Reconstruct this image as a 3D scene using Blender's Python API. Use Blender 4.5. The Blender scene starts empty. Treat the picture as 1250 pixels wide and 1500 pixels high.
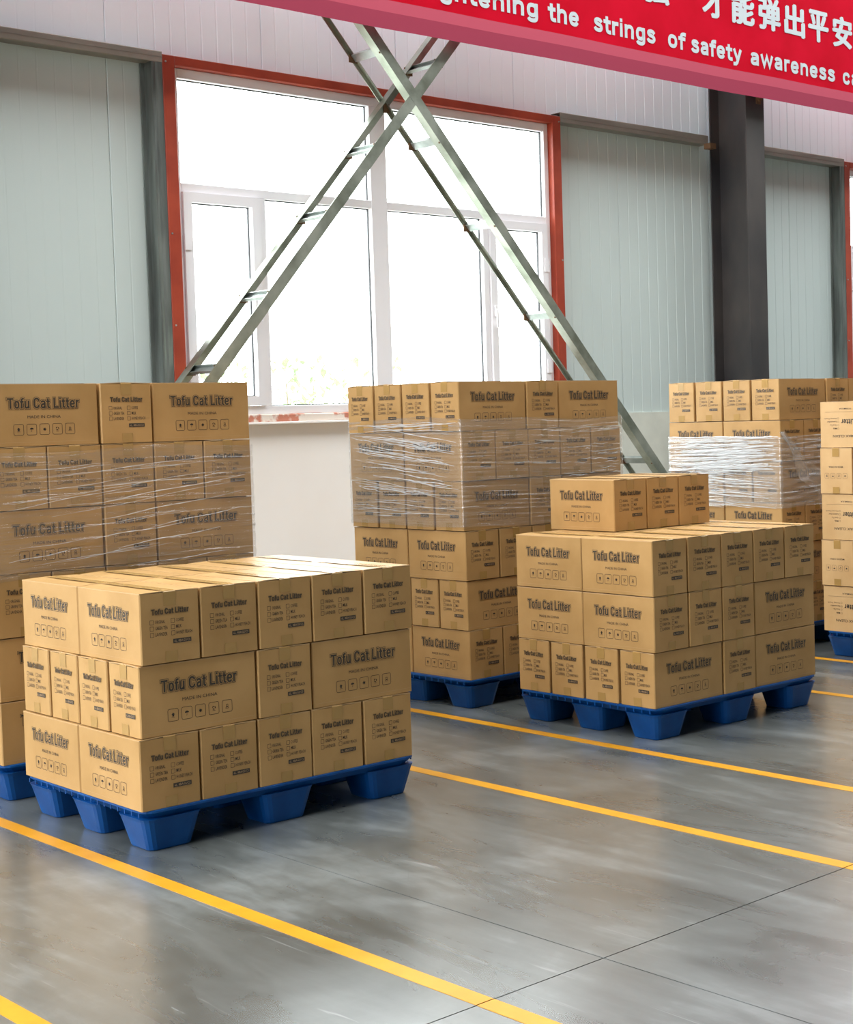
import bpy, bmesh, math, random
from mathutils import Vector, Matrix
random.seed(7)
R = math.radians
scene = bpy.context.scene
COL = scene.collection

# ---------------------------------------------------------------- camera, world, light, exposure
F_PX, CX, CY = 2302.256, 787.001, 727.310
YAW, PIT, ROL = R(43.80913), R(-2.900526), R(-1.620494)
CAM_H = 1.477567
cd = bpy.data.cameras.new('camera')
cam = bpy.data.objects.new('camera', cd)
COL.objects.link(cam)
fw = Vector((math.sin(YAW) * math.cos(PIT), math.cos(YAW) * math.cos(PIT), math.sin(PIT)))
r0 = Vector((math.cos(YAW), -math.sin(YAW), 0))
u0 = r0.cross(fw)
rr = r0 * math.cos(ROL) + u0 * math.sin(ROL)
uu = -r0 * math.sin(ROL) + u0 * math.cos(ROL)
M3 = Matrix((rr, uu, -fw)).transposed()
cam.matrix_world = Matrix.Translation((0, 0, CAM_H)) @ M3.to_4x4()
cd.sensor_fit = 'AUTO'
cd.sensor_width = 36
cd.lens = F_PX * 36 / 1500
cd.shift_x = (625 - CX) / 1500
cd.shift_y = (CY - 750) / 1500
cd.clip_end = 300
scene.camera = cam

EXPOSURE = 0.0
SKY = 7.4
GLOW = 2.2
LAMP = 1.0
vs = scene.view_settings
vs.view_transform = 'Standard'
vs.look = 'None'
vs.gamma = 1
vs.use_curve_mapping = False
vs.exposure = EXPOSURE
wd = bpy.data.worlds.new('overcast_sky')
scene.world = wd
wd.use_nodes = True
bg = wd.node_tree.nodes['Background']
bg.inputs[0].default_value = (0.93, 0.98, 1.0, 1)
bg.inputs[1].default_value = SKY
# thin overcast; broad soft lobe added behind the window wall to brighten carton sides
_n = wd.node_tree.nodes
_l = wd.node_tree.links
_tc = _n.new('ShaderNodeTexCoord')
_dt = _n.new('ShaderNodeVectorMath')
_dt.operation = 'DOT_PRODUCT'
_dt.inputs[1].default_value = Vector((-.15, 1.0, .38)).normalized()
_l.new(_tc.outputs['Generated'], _dt.inputs[0])
_mx = _n.new('ShaderNodeMath')
_mx.operation = 'MAXIMUM'
_mx.inputs[1].default_value = 0
_l.new(_dt.outputs['Value'], _mx.inputs[0])
_pw = _n.new('ShaderNodeMath')
_pw.operation = 'POWER'
_pw.inputs[1].default_value = 3
_l.new(_mx.outputs[0], _pw.inputs[0])
_ma = _n.new('ShaderNodeMath')
_ma.operation = 'MULTIPLY_ADD'
_ma.inputs[1].default_value = SKY * GLOW
_ma.inputs[2].default_value = SKY
_l.new(_pw.outputs[0], _ma.inputs[0])
_l.new(_ma.outputs[0], bg.inputs[1])
try:
    scene.cycles.use_denoising = True
    scene.cycles.max_bounces = 10
    scene.cycles.diffuse_bounces = 5
    scene.cycles.transparent_max_bounces = 24
    scene.cycles.sample_clamp_indirect = 8
    scene.cycles.caustics_reflective = False
    scene.cycles.caustics_refractive = False
except Exception:
    pass

ROOM = dict(x0=-6.5, x1=30.0, y0=-10.0, y1=8.6, z=8.2)
WIN_P = 7.08                       # window pitch along the back wall
WX0, WX1, WZ0, WZ1 = 5.19, 8.42, 1.50, 3.67


def area(name, loc, rot, sx, sy, power=0, portal=False, color=(1, 1, 1)):
    l = bpy.data.lights.new(name, 'AREA')
    l.shape = 'RECTANGLE'
    l.size = sx
    l.size_y = sy
    l.energy = power
    l.color = color
    if portal:
        l.cycles.is_portal = True
    o = bpy.data.objects.new(name, l)
    o.location = loc
    o.rotation_euler = rot
    COL.objects.link(o)
    return o


for k in range(-2, 4):             # daylight through the back windows
    area('window_portal', ((WX0 + WX1) / 2 + k * WIN_P, 8.78, (WZ0 + WZ1) / 2), (R(-90), 0, 0), WX1 - WX0, WZ1 - WZ0, portal=True)
GATE = (0.8, 8.2, 6.4)            # open loading gate in the left wall: y from, y to, height
area('gate_portal', (ROOM['x0'] - .12, (GATE[0] + GATE[1]) / 2, GATE[2] / 2), (0, R(-90), 0), GATE[2], GATE[1] - GATE[0], portal=True)
SKYL = [(-3.9, 4.4), (2.1, 4.4), (8.1, 4.4), (14.1, 4.4), (20.1, 4.4), (26.1, 4.4)]   # roof light strips: x centre, width
SKY_Y = (2.6, 8.3)
for x, w in SKYL:
    area('roof_light_portal', (x, (SKY_Y[0] + SKY_Y[1]) / 2, ROOM['z'] + .12), (0, 0, 0), w, SKY_Y[1] - SKY_Y[0], portal=True)


# ---------------------------------------------------------------- materials
def mat(name, col, rough=.6, metal=0, spec=.5):
    m = bpy.data.materials.new(name)
    m.use_nodes = True
    b = m.node_tree.nodes['Principled BSDF']
    b.inputs['Base Color'].default_value = (*col, 1)
    b.inputs['Roughness'].default_value = rough
    b.inputs['Metallic'].default_value = metal
    b.inputs['Specular IOR Level'].default_value = spec
    return m


def lin(r, g, b):
    f = lambda c: (c / 255 / 12.92) if c / 255 <= .04045 else ((c / 255 + .055) / 1.055) ** 2.4
    return (f(r), f(g), f(b))


def nn(m, t, **kw):
    n = m.node_tree.nodes.new(t)
    for k, v in kw.items():
        setattr(n, k, v)
    return n


def lk(m, a, b):
    m.node_tree.links.new(a, b)


def noisy(m, c1, c2, scale, stretch=(1, 1, 1), detail=4, bump=0, bscale=None, rough=None, lo=.35, hi=.65, rand=0):
    """base colour from a noise ramp in object space, optional bump / roughness range / per-object variation"""
    b = m.node_tree.nodes['Principled BSDF']
    tc = nn(m, 'ShaderNodeTexCoord')
    mp = nn(m, 'ShaderNodeMapping')
    mp.inputs['Scale'].default_value = stretch
    lk(m, tc.outputs['Object'], mp.inputs[0])
    nz = nn(m, 'ShaderNodeTexNoise')
    nz.inputs['Scale'].default_value = scale
    nz.inputs['Detail'].default_value = detail
    vec = mp.outputs[0]
    oi = None
    if rand:
        oi = nn(m, 'ShaderNodeObjectInfo')
        ad = nn(m, 'ShaderNodeVectorMath', operation='ADD')
        mu = nn(m, 'ShaderNodeMath', operation='MULTIPLY')
        mu.inputs[1].default_value = 37
        lk(m, oi.outputs['Random'], mu.inputs[0])
        lk(m, vec, ad.inputs[0])
        lk(m, mu.outputs[0], ad.inputs[1])
        vec = ad.outputs[0]
    lk(m, vec, nz.inputs['Vector'])
    cr = nn(m, 'ShaderNodeValToRGB')
    cr.color_ramp.elements[0].position = lo
    cr.color_ramp.elements[1].position = hi
    cr.color_ramp.elements[0].color = (*c1, 1)
    cr.color_ramp.elements[1].color = (*c2, 1)
    lk(m, nz.outputs['Fac'], cr.inputs[0])
    out = cr.outputs[0]
    if rand:
        hs = nn(m, 'ShaderNodeHueSaturation')
        mr = nn(m, 'ShaderNodeMapRange')
        mr.inputs['To Min'].default_value = 1 - rand
        mr.inputs['To Max'].default_value = 1 + rand
        lk(m, oi.outputs['Random'], mr.inputs[0])
        lk(m, mr.outputs[0], hs.inputs['Value'])
        lk(m, out, hs.inputs['Color'])
        out = hs.outputs[0]
    lk(m, out, b.inputs['Base Color'])
    if rough:
        mr2 = nn(m, 'ShaderNodeMapRange')
        mr2.inputs['To Min'].default_value = rough[0]
        mr2.inputs['To Max'].default_value = rough[1]
        lk(m, nz.outputs['Fac'], mr2.inputs[0])
        lk(m, mr2.outputs[0], b.inputs['Roughness'])
    if bump:
        n2 = nn(m, 'ShaderNodeTexNoise')
        n2.inputs['Scale'].default_value = bscale or scale * 6
        n2.inputs['Detail'].default_value = 3
        lk(m, vec, n2.inputs['Vector'])
        bp = nn(m, 'ShaderNodeBump')
        bp.inputs['Strength'].default_value = bump
        bp.inputs['Distance'].default_value = .002
        lk(m, n2.outputs['Fac'], bp.inputs['Height'])
        lk(m, bp.outputs[0], b.inputs['Normal'])
    return m


CARD = noisy(mat('corrugated_cardboard', (0, 0, 0), .44, spec=.30), (.420, .239, .086), (.495, .290, .113), 5, (1, 1, 1), 5, .12, 90, rand=.05)
CARD_EDGE = mat('cardboard_cut_edge', (.50, .32, .16), .8)  # lightened: the lit rims of the cartons are painted into this colour
CARD_LIGHT = noisy(mat('pale_cardboard', (0, 0, 0), .44, spec=.30), (.56, .34, .15), (.63, .40, .19), 5, (1, 1, 1), 5, .12, 90, rand=.04)
INK = mat('black_print', (.035, .026, .020), .55)
INK_SOFT = mat('faded_black_print', (.055, .038, .026), .6)
LABEL_TXT = mat('reversed_print', (.40, .26, .14), .6)
TAPE = mat('parcel_tape', (.40, .235, .075), .22, spec=.5)
BLUE = noisy(mat('blue_plastic', (0, 0, 0), .42, spec=.3), (.001, .048, .20), (.003, .072, .27), 9, (1, 1, 1), 4, .15, 60, rough=(.3, .5))
GALV = noisy(mat('galvanised_steel', (0, 0, 0), .4, .75), (.30, .33, .31), (.52, .55, .53), 7, (1, 1, 1), 4, 0, rough=(.28, .5))
STUD = noisy(mat('dark_galvanised_stud', (0, 0, 0), .35, .7), (.15, .16, .15), (.28, .30, .28), 6, (3, 3, .3), 4, 0, rough=(.25, .45))
GALV_G = noisy(mat('weathered_galvanised_steel', (0, 0, 0), .4, .85), (.26, .28, .22), (.46, .48, .41), 6, (1, 1, 1), 5, 0, rough=(.28, .48))
RUST = mat('weld_rust', (.16, .085, .04), .8)
RED = noisy(mat('red_oxide_paint', (0, 0, 0), .45), (.30, .034, .013), (.40, .055, .022), 5)
UPVC = mat('white_window_plastic', (.88, .85, .87), .3)
GASKET = mat('black_rubber_gasket', (.03, .03, .035), .6)
PANEL_LOW = noisy(mat('grey_green_wall_sheet', (0, 0, 0), .42), (.55, .615, .59), (.58, .645, .62), 1.2, (1, 1, .4), 3, .05, 60)
PANEL_UP = noisy(mat('upper_lit_wall_sheet', (0, 0, 0), .42), (.79, .88, .94), (.82, .91, .96), 1.2, (1, 1, .4), 3, .05, 60)  # whiter than the lower sheets: mixed roof light painted into the colour
STEEL_DARK = noisy(mat('dark_primer_steel', (0, 0, 0), .42), (.028, .026, .028), (.060, .050, .046), 3, (1, 1, .5), 6, rough=(.3, .55))
PLASTER_LIT = noisy(mat('bounce_lit_plaster', (0, 0, 0), .85), (.93, .87, .82), (.95, .90, .86), 2)  # paler than the concrete: bounce light painted into the colour
CONCRETE = noisy(mat('bare_concrete', (0, 0, 0), .8), (.62, .62, .54), (.70, .70, .61), 5, (1, 1, 1), 6, .2, 50)
MORTAR = noisy(mat('smeared_mortar', (0, 0, 0), .85), (.55, .20, .13), (.78, .68, .60), 14, (1, 1, 1), 5, .3, 60, lo=.42, hi=.52)
YELLOW = noisy(mat('yellow_floor_paint', (0, 0, 0), .35), (.53, .228, .007), (.59, .27, .012), 8, (1, 1, 1), 5)
BAN_RED = noisy(mat('red_banner_cloth', (0, 0, 0), .9, spec=.06), (.46, .002, .014), (.53, .003, .019), 3)
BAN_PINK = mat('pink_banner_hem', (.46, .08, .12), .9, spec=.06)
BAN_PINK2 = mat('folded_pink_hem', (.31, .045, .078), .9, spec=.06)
BAN_TXT = mat('silver_white_lettering', (.50, .54, .56), .5)
CEIL = mat('roof_sheet', (.42, .42, .42), .7)
WALL_IN = mat('inner_wall_paint', (.32, .31, .29), .7)
GROUND = mat('outdoor_paving', (.35, .35, .33), .9)
BARK = mat('tree_bark', (.22, .17, .12), .9)
LEAF = noisy(mat('green_leaves', (0, 0, 0), .6), (.30, .40, .20), (.40, .50, .28), 3)


def floor_material():
    m = mat('polished_concrete_floor', (.2, .2, .2), .3, spec=.5)
    b = m.node_tree.nodes['Principled BSDF']
    geo = nn(m, 'ShaderNodeNewGeometry')
    pos = geo.outputs['Position']

    def noise(scale, stretch, detail=6, dist=0, rot=0):
        mp = nn(m, 'ShaderNodeMapping')
        mp.inputs['Scale'].default_value = stretch
        mp.inputs['Rotation'].default_value = (0, 0, rot)
        lk(m, pos, mp.inputs[0])
        n = nn(m, 'ShaderNodeTexNoise')
        n.inputs['Scale'].default_value = scale
        n.inputs['Detail'].default_value = detail
        n.inputs['Roughness'].default_value = .62
        n.inputs['Distortion'].default_value = dist
        lk(m, mp.outputs[0], n.inputs['Vector'])
        return n.outputs['Fac']
    n1 = noise(1.1, (1, 1, 1), 6, .6)
    n2 = noise(3.2, (1, .28, 1), 8, .8, R(-35))
    n3 = noise(16, (1, .2, 1), 5, .3, R(-50))
    a = nn(m, 'ShaderNodeMath', operation='MULTIPLY_ADD')
    a.inputs[1].default_value = .8
    lk(m, n2, a.inputs[0])
    lk(m, n1, a.inputs[2])
    a2 = nn(m, 'ShaderNodeMath', operation='MULTIPLY_ADD')
    a2.inputs[1].default_value = .35
    lk(m, n3, a2.inputs[0])
    lk(m, a.outputs[0], a2.inputs[2])
    cr = nn(m, 'ShaderNodeValToRGB')
    e = cr.color_ramp.elements
    e[0].position, e[0].color = .40, (.060, .064, .059, 1)
    e[1].position, e[1].color = .63, (.205, .217, .212, 1)
    x = e.new(.52)
    x.color = (.108, .115, .109, 1)
    dv = nn(m, 'ShaderNodeMath', operation='DIVIDE')
    dv.inputs[1].default_value = 2.15
    lk(m, a2.outputs[0], dv.inputs[0])
    lk(m, dv.outputs[0], cr.inputs[0])
    # fine scuffs
    sc = noise(26, (1, .06, 1), 3, 1.2, R(-28))
    sr = nn(m, 'ShaderNodeMapRange')
    sr.inputs['From Min'].default_value = .66
    sr.inputs['From Max'].default_value = .74
    sr.inputs['To Max'].default_value = .35
    lk(m, sc, sr.inputs[0])
    mx = nn(m, 'ShaderNodeMix', data_type='RGBA')
    lk(m, sr.outputs[0], mx.inputs['Factor'])
    lk(m, cr.outputs[0], mx.inputs[6])
    mx.inputs[7].default_value = (.36, .36, .35, 1)
    # hairline cracks
    vo = nn(m, 'ShaderNodeTexVoronoi', feature='DISTANCE_TO_EDGE')
    vo.inputs['Scale'].default_value = 5.5
    lk(m, pos, vo.inputs['Vector'])
    vr = nn(m, 'ShaderNodeMapRange')
    vr.inputs['From Min'].default_value = .0
    vr.inputs['From Max'].default_value = .012
    vr.inputs['To Min'].default_value = .28
    vr.inputs['To Max'].default_value = 0
    lk(m, vo.outputs['Distance'], vr.inputs[0])
    pm = nn(m, 'ShaderNodeMapRange')
    pm.inputs['From Min'].default_value = .56
    pm.inputs['From Max'].default_value = .64
    lk(m, n1, pm.inputs[0])
    mm = nn(m, 'ShaderNodeMath', operation='MULTIPLY')
    lk(m, vr.outputs[0], mm.inputs[0])
    lk(m, pm.outputs[0], mm.inputs[1])
    mx2 = nn(m, 'ShaderNodeMix', data_type='RGBA')
    lk(m, mm.outputs[0], mx2.inputs['Factor'])
    lk(m, mx.outputs[2], mx2.inputs[6])
    mx2.inputs[7].default_value = (.10, .095, .085, 1)
    lk(m, mx2.outputs[2], b.inputs['Base Color'])
    rg = nn(m, 'ShaderNodeMapRange')
    rg.inputs['From Min'].default_value = .3
    rg.inputs['From Max'].default_value = .7
    rg.inputs['To Min'].default_value = .22
    rg.inputs['To Max'].default_value = .38
    lk(m, n2, rg.inputs[0])
    lk(m, rg.outputs[0], b.inputs['Roughness'])
    b.inputs['Coat Weight'].default_value = 1.0
    b.inputs['Coat Roughness'].default_value = .25
    bp = nn(m, 'ShaderNodeBump')
    bp.inputs['Strength'].default_value = .05
    bp.inputs['Distance'].default_value = .002
    lk(m, n2, bp.inputs['Height'])
    lk(m, bp.outputs[0], b.inputs['Normal'])
    return m


FLOOR = floor_material()


def film_material(name, amount, streak, rot=0.0):
    """clear stretch film: see-through, glossy, whiter where it is bunched into folds"""
    m = bpy.data.materials.new(name)
    m.use_nodes = True
    nt = m.node_tree
    nt.nodes.clear()
    out = nn(m, 'ShaderNodeOutputMaterial')
    tr = nn(m, 'ShaderNodeBsdfTransparent')
    tr.inputs[0].default_value = (.95, .95, .95, 1)
    pr = nn(m, 'ShaderNodeBsdfPrincipled')
    pr.inputs['Base Color'].default_value = (.82, .84, .86, 1)
    pr.inputs['Roughness'].default_value = .16
    pr.inputs['Specular IOR Level'].default_value = 1.0
    gl = nn(m, 'ShaderNodeBsdfGlossy')
    gl.inputs['Roughness'].default_value = .12
    uv = nn(m, 'ShaderNodeUVMap')
    mp = nn(m, 'ShaderNodeMapping')
    mp.inputs['Scale'].default_value = (1.1, 38, 1)
    mp.inputs['Rotation'].default_value = (0, 0, rot)
    lk(m, uv.outputs[0], mp.inputs[0])
    nz = nn(m, 'ShaderNodeTexNoise')
    nz.inputs['Scale'].default_value = 1.6
    nz.inputs['Detail'].default_value = 5
    nz.inputs['Distortion'].default_value = .25
    lk(m, mp.outputs[0], nz.inputs['Vector'])
    n2 = nn(m, 'ShaderNodeTexNoise')
    n2.inputs['Scale'].default_value = 3.0
    n2.inputs['Detail'].default_value = 3
    lk(m, uv.outputs[0], n2.inputs['Vector'])
    s1 = nn(m, 'ShaderNodeMapRange')
    s1.inputs['From Min'].default_value = .60
    s1.inputs['From Max'].default_value = .72
    s1.inputs['To Max'].default_value = streak
    lk(m, nz.outputs['Fac'], s1.inputs[0])
    s2 = nn(m, 'ShaderNodeMapRange')
    s2.inputs['From Min'].default_value = .40
    s2.inputs['From Max'].default_value = .62
    lk(m, n2.outputs['Fac'], s2.inputs[0])
    mu = nn(m, 'ShaderNodeMath', operation='MULTIPLY')
    lk(m, s1.outputs[0], mu.inputs[0])
    lk(m, s2.outputs[0], mu.inputs[1])
    ad = nn(m, 'ShaderNodeMath', operation='ADD')
    ad.inputs[1].default_value = amount
    ad.use_clamp = True
    lk(m, mu.outputs[0], ad.inputs[0])
    bp = nn(m, 'ShaderNodeBump')
    bp.inputs['Strength'].default_value = .9
    bp.inputs['Distance'].default_value = .012
    lk(m, nz.outputs['Fac'], bp.inputs['Height'])
    lk(m, bp.outputs[0], pr.inputs['Normal'])
    lk(m, bp.outputs[0], gl.inputs['Normal'])
    m1 = nn(m, 'ShaderNodeMixShader')
    lk(m, ad.outputs[0], m1.inputs[0])
    lk(m, tr.outputs[0], m1.inputs[1])
    lk(m, pr.outputs[0], m1.inputs[2])
    m2 = nn(m, 'ShaderNodeMixShader')
    m2.inputs[0].default_value = .10
    lk(m, m1.outputs[0], m2.inputs[1])
    lk(m, gl.outputs[0], m2.inputs[2])
    lk(m, m2.outputs[0], out.inputs[0])
    return m


FILM_E = film_material('stretch_film_light', .05, .35, R(4))
FILM_B = film_material('stretch_film', .10, .70, R(-2))
FILM_D = film_material('stretch_film_dense', .20, 1.3, R(1))
FILM_T = film_material('loose_film', .12, .8, R(60))


def glass_material():
    m = bpy.data.materials.new('window_glass')
    m.use_nodes = True
    m.node_tree.nodes.clear()
    out = nn(m, 'ShaderNodeOutputMaterial')
    tr = nn(m, 'ShaderNodeBsdfTransparent')
    tr.inputs[0].default_value = (.93, .95, .94, 1)
    gl = nn(m, 'ShaderNodeBsdfGlossy')
    gl.inputs['Roughness'].default_value = .02
    mx = nn(m, 'ShaderNodeMixShader')
    mx.inputs[0].default_value = .07
    lk(m, tr.outputs[0], mx.inputs[1])
    lk(m, gl.outputs[0], mx.inputs[2])
    lk(m, mx.outputs[0], out.inputs[0])
    return m


GLASS = glass_material()


# ---------------------------------------------------------------- helpers
def tag(o, label=None, cat=None, group=None, kind=None):
    if label: o['label'] = label
    if cat: o['category'] = cat
    if group: o['group'] = group
    if kind: o['kind'] = kind
    return o


def link(o, parent=None):
    COL.objects.link(o)
    if parent is not None:
        o.parent = parent
    return o


def empty(name, loc=(0, 0, 0), rz=0, parent=None):
    o = bpy.data.objects.new(name, None)
    o.location = loc
    o.rotation_euler = (0, 0, rz)
    o.empty_display_size = .1
    return link(o, parent)


def mesh_from(name, bm, mats, smooth=False):
    me = bpy.data.meshes.new(name)
    bm.normal_update()
    bm.to_mesh(me)
    bm.free()
    for m in (mats if isinstance(mats, (list, tuple)) else [mats]):
        me.materials.append(m)
    if smooth:
        for p in me.polygons:
            p.use_smooth = True
    return me


def obj(name, me, parent=None, loc=(0, 0, 0), rot=(0, 0, 0)):
    o = bpy.data.objects.new(name, me)
    o.location = loc
    o.rotation_euler = rot
    return link(o, parent)


def box(bm, x0, x1, y0, y1, z0, z1, mi=0):
    v = [bm.verts.new(p) for p in ((x0, y0, z0), (x1, y0, z0), (x1, y1, z0), (x0, y1, z0), (x0, y0, z1), (x1, y0, z1), (x1, y1, z1), (x0, y1, z1))]
    for f in ((0, 3, 2, 1), (4, 5, 6, 7), (0, 1, 5, 4), (1, 2, 6, 5), (2, 3, 7, 6), (3, 0, 4, 7)):
        bm.faces.new([v[i] for i in f]).material_index = mi


def box_obj(name, m, x0, x1, y0, y1, z0, z1, parent=None, bevel=0):
    bm = bmesh.new()
    box(bm, x0, x1, y0, y1, z0, z1)
    if bevel:
        bmesh.ops.bevel(bm, geom=bm.edges[:], offset=bevel, segments=1, affect='EDGES')
    return obj(name, mesh_from(name, bm, m), parent)


def prism(bm, prof, axis_from, axis_to, ex, ey, mi=0):
    """sweep a closed 2D profile (along ex, ey) from one point to another"""
    a, b = Vector(axis_from), Vector(axis_to)
    ex, ey = Vector(ex), Vector(ey)
    va = [bm.verts.new(a + ex * p[0] + ey * p[1]) for p in prof]
    vb = [bm.verts.new(b + ex * p[0] + ey * p[1]) for p in prof]
    n = len(prof)
    for i in range(n):
        bm.faces.new((va[i], va[(i + 1) % n], vb[(i + 1) % n], vb[i])).material_index = mi
    bm.faces.new(va[::-1]).material_index = mi
    bm.faces.new(vb).material_index = mi
    bmesh.ops.recalc_face_normals(bm, faces=bm.faces[:])


# ---- flat lettering
def text_polys(s, offset=0.0, res=2, align='LEFT'):
    cu = bpy.data.curves.new('text', 'FONT')
    cu.body = s
    cu.size = 1
    cu.offset = offset
    cu.resolution_u = res
    cu.fill_mode = 'BOTH' if hasattr(cu, 'fill_mode') else cu.fill_mode
    o = bpy.data.objects.new('text', cu)
    COL.objects.link(o)
    dg = bpy.context.evaluated_depsgraph_get()
    me = bpy.data.meshes.new_from_object(o.evaluated_get(dg))
    vs_ = [v.co.copy() for v in me.vertices]
    fs = [list(p.vertices) for p in me.polygons]
    bpy.data.objects.remove(o)
    bpy.data.curves.remove(cu)
    bpy.data.meshes.remove(me)
    return vs_, fs


def put_text(bm, s, x0, x1, z0, z1, mi=0, y=0.0, offset=0.0, ref=None, res=2, flip=False):
    """letters in the local XZ plane facing -Y, fitted to the rectangle x0..x1, z0..z1 (fit measured with no offset)"""
    rv, _ = text_polys(ref or s, 0, res)
    ax0, ax1 = min(v.x for v in rv), max(v.x for v in rv)
    az0, az1 = min(v.y for v in rv), max(v.y for v in rv)
    v_, f_ = text_polys(s, offset, res)
    sx, sz = (x1 - x0) / (ax1 - ax0), (z1 - z0) / (az1 - az0)
    nv = [bm.verts.new((x0 + (v.x - ax0) * sx, y, z0 + (v.y - az0) * sz)) for v in v_]
    for f in f_:
        try:
            fc = bm.faces.new([nv[i] for i in f])
            fc.normal_update()
            if fc.normal.y > 0:
                fc.normal_flip()
            fc.material_index = mi
        except ValueError:
            pass


def quad(bm, x0, x1, z0, z1, y=0.0, mi=0):
    v = [bm.verts.new(p) for p in ((x0, y, z0), (x1, y, z0), (x1, y, z1), (x0, y, z1))]
    bm.faces.new(v).material_index = mi


def poly(bm, pts, y=0.0, mi=0):
    f = bm.faces.new([bm.verts.new((p[0], y, p[1])) for p in pts])
    f.normal_update()
    if f.normal.y > 0:
        f.normal_flip()
    f.material_index = mi


def ring(bm, cx, cz, hw, hh, t, y, mi, rad=None):
    """rounded rectangle outline"""
    rad = rad or hw * .3
    def path(a, b, r):
        p = []
        for sx, sz, a0 in ((1, 1, 0), (-1, 1, 90), (-1, -1, 180), (1, -1, 270)):
            for k in range(3):
                an = R(a0 + k * 45)
                p.append((cx + sx * (a - r) + r * math.cos(an), cz + sz * (b - r) + r * math.sin(an)))
        return p
    o, i = path(hw, hh, rad), path(hw - t, hh - t, max(rad - t, .0005))
    vo = [bm.verts.new((p[0], y, p[1])) for p in o]
    vi = [bm.verts.new((p[0], y, p[1])) for p in i]
    n = len(o)
    for k in range(n):
        f = bm.faces.new((vo[k], vo[(k + 1) % n], vi[(k + 1) % n], vi[k]))
        f.material_index = mi


def icon(bm, kind, cx, cz, s, y, mi):
    """handling marks inside the rounded squares; s = half size"""
    if kind == 'up':
        poly(bm, [(cx - .55 * s, cz + .1 * s), (cx, cz + .65 * s), (cx + .55 * s, cz + .1 * s)], y, mi)
        quad(bm, cx - .28 * s, cx + .28 * s, cz - .4 * s, cz + .12 * s, y, mi)
        quad(bm, cx - .5 * s, cx + .5 * s, cz - .68 * s, cz - .58 * s, y, mi)
    elif kind == 'umbrella':
        poly(bm, [(cx + .62 * s * math.cos(R(a)), cz + .05 * s + .5 * s * math.sin(R(a))) for a in range(0, 181, 20)], y, mi)
        quad(bm, cx - .05 * s, cx + .05 * s, cz - .6 * s, cz + .1 * s, y, mi)
        quad(bm, cx - .25 * s, cx + .05 * s, cz - .66 * s, cz - .56 * s, y, mi)
    elif kind == 'sun':
        poly(bm, [(cx + (.62 if k % 2 else .3) * s * math.cos(R(k * 22.5)), cz + (.62 if k % 2 else .3) * s * math.sin(R(k * 22.5))) for k in range(16)], y, mi)
    elif kind == 'recycle':
        for k in range(3):
            a = R(90 + k * 120)
            b = R(90 + k * 120 + 85)
            c0 = cz + .12 * s
            p = [(cx + q * s * math.cos(t), c0 + q * s * math.sin(t)) for q, t in ((.55, a), (.55, (a + b) / 2), (.55, b), (.3, b), (.3, (a + b) / 2), (.3, a))]
            poly(bm, p, y, mi)
        quad(bm, cx - .45 * s, cx + .45 * s, cz - .68 * s, cz - .58 * s, y, mi)
    elif kind == 'bin':
        ring(bm, cx, cz + .12 * s, .32 * s, .42 * s, .12 * s, y, mi)
        for d in (-1, 1):
            poly(bm, [(cx + d * .6 * s, cz - .6 * s), (cx + d * .45 * s, cz - .6 * s), (cx + d * -.02 * s, cz - .1 * s), (cx + d * .14 * s, cz - .08 * s)], y, mi)
        quad(bm, cx - .4 * s, cx + .4 * s, cz - .7 * s, cz - .62 * s, y, mi)


# ---- a condensed bold sans drawn as strokes (centre lines), so that an even outline can be laid round it
def _sm(pts, closed=False, k=5):
    n = len(pts)
    out = []
    rng = n if closed else n - 1
    g = (lambda i: pts[i % n]) if closed else (lambda i: pts[min(max(i, 0), n - 1)])
    for i in range(rng):
        p0, p1, p2, p3 = g(i - 1), g(i), g(i + 1), g(i + 2)
        for j in range(k):
            t = j / k
            out.append(tuple(.5 * (2 * p1[q] + (p2[q] - p0[q]) * t + (2 * p0[q] - 5 * p1[q] + 4 * p2[q] - p3[q]) * t * t + (3 * p1[q] - p0[q] - 3 * p2[q] + p3[q]) * t ** 3) for q in (0, 1)))
    if not closed:
        out.append(pts[-1])
    return out


def _oval(x0, x1, z0, z1, k=18):
    cx, cz, a, b = (x0 + x1) / 2, (z0 + z1) / 2, (x1 - x0) / 2, (z1 - z0) / 2
    o = []
    for i in range(k):
        t = 2 * math.pi * i / k
        c, d = math.cos(t), math.sin(t)
        e = .78
        o.append((cx + a * math.copysign(abs(c) ** e, c), cz + b * math.copysign(abs(d) ** e, d)))
    return o


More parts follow.
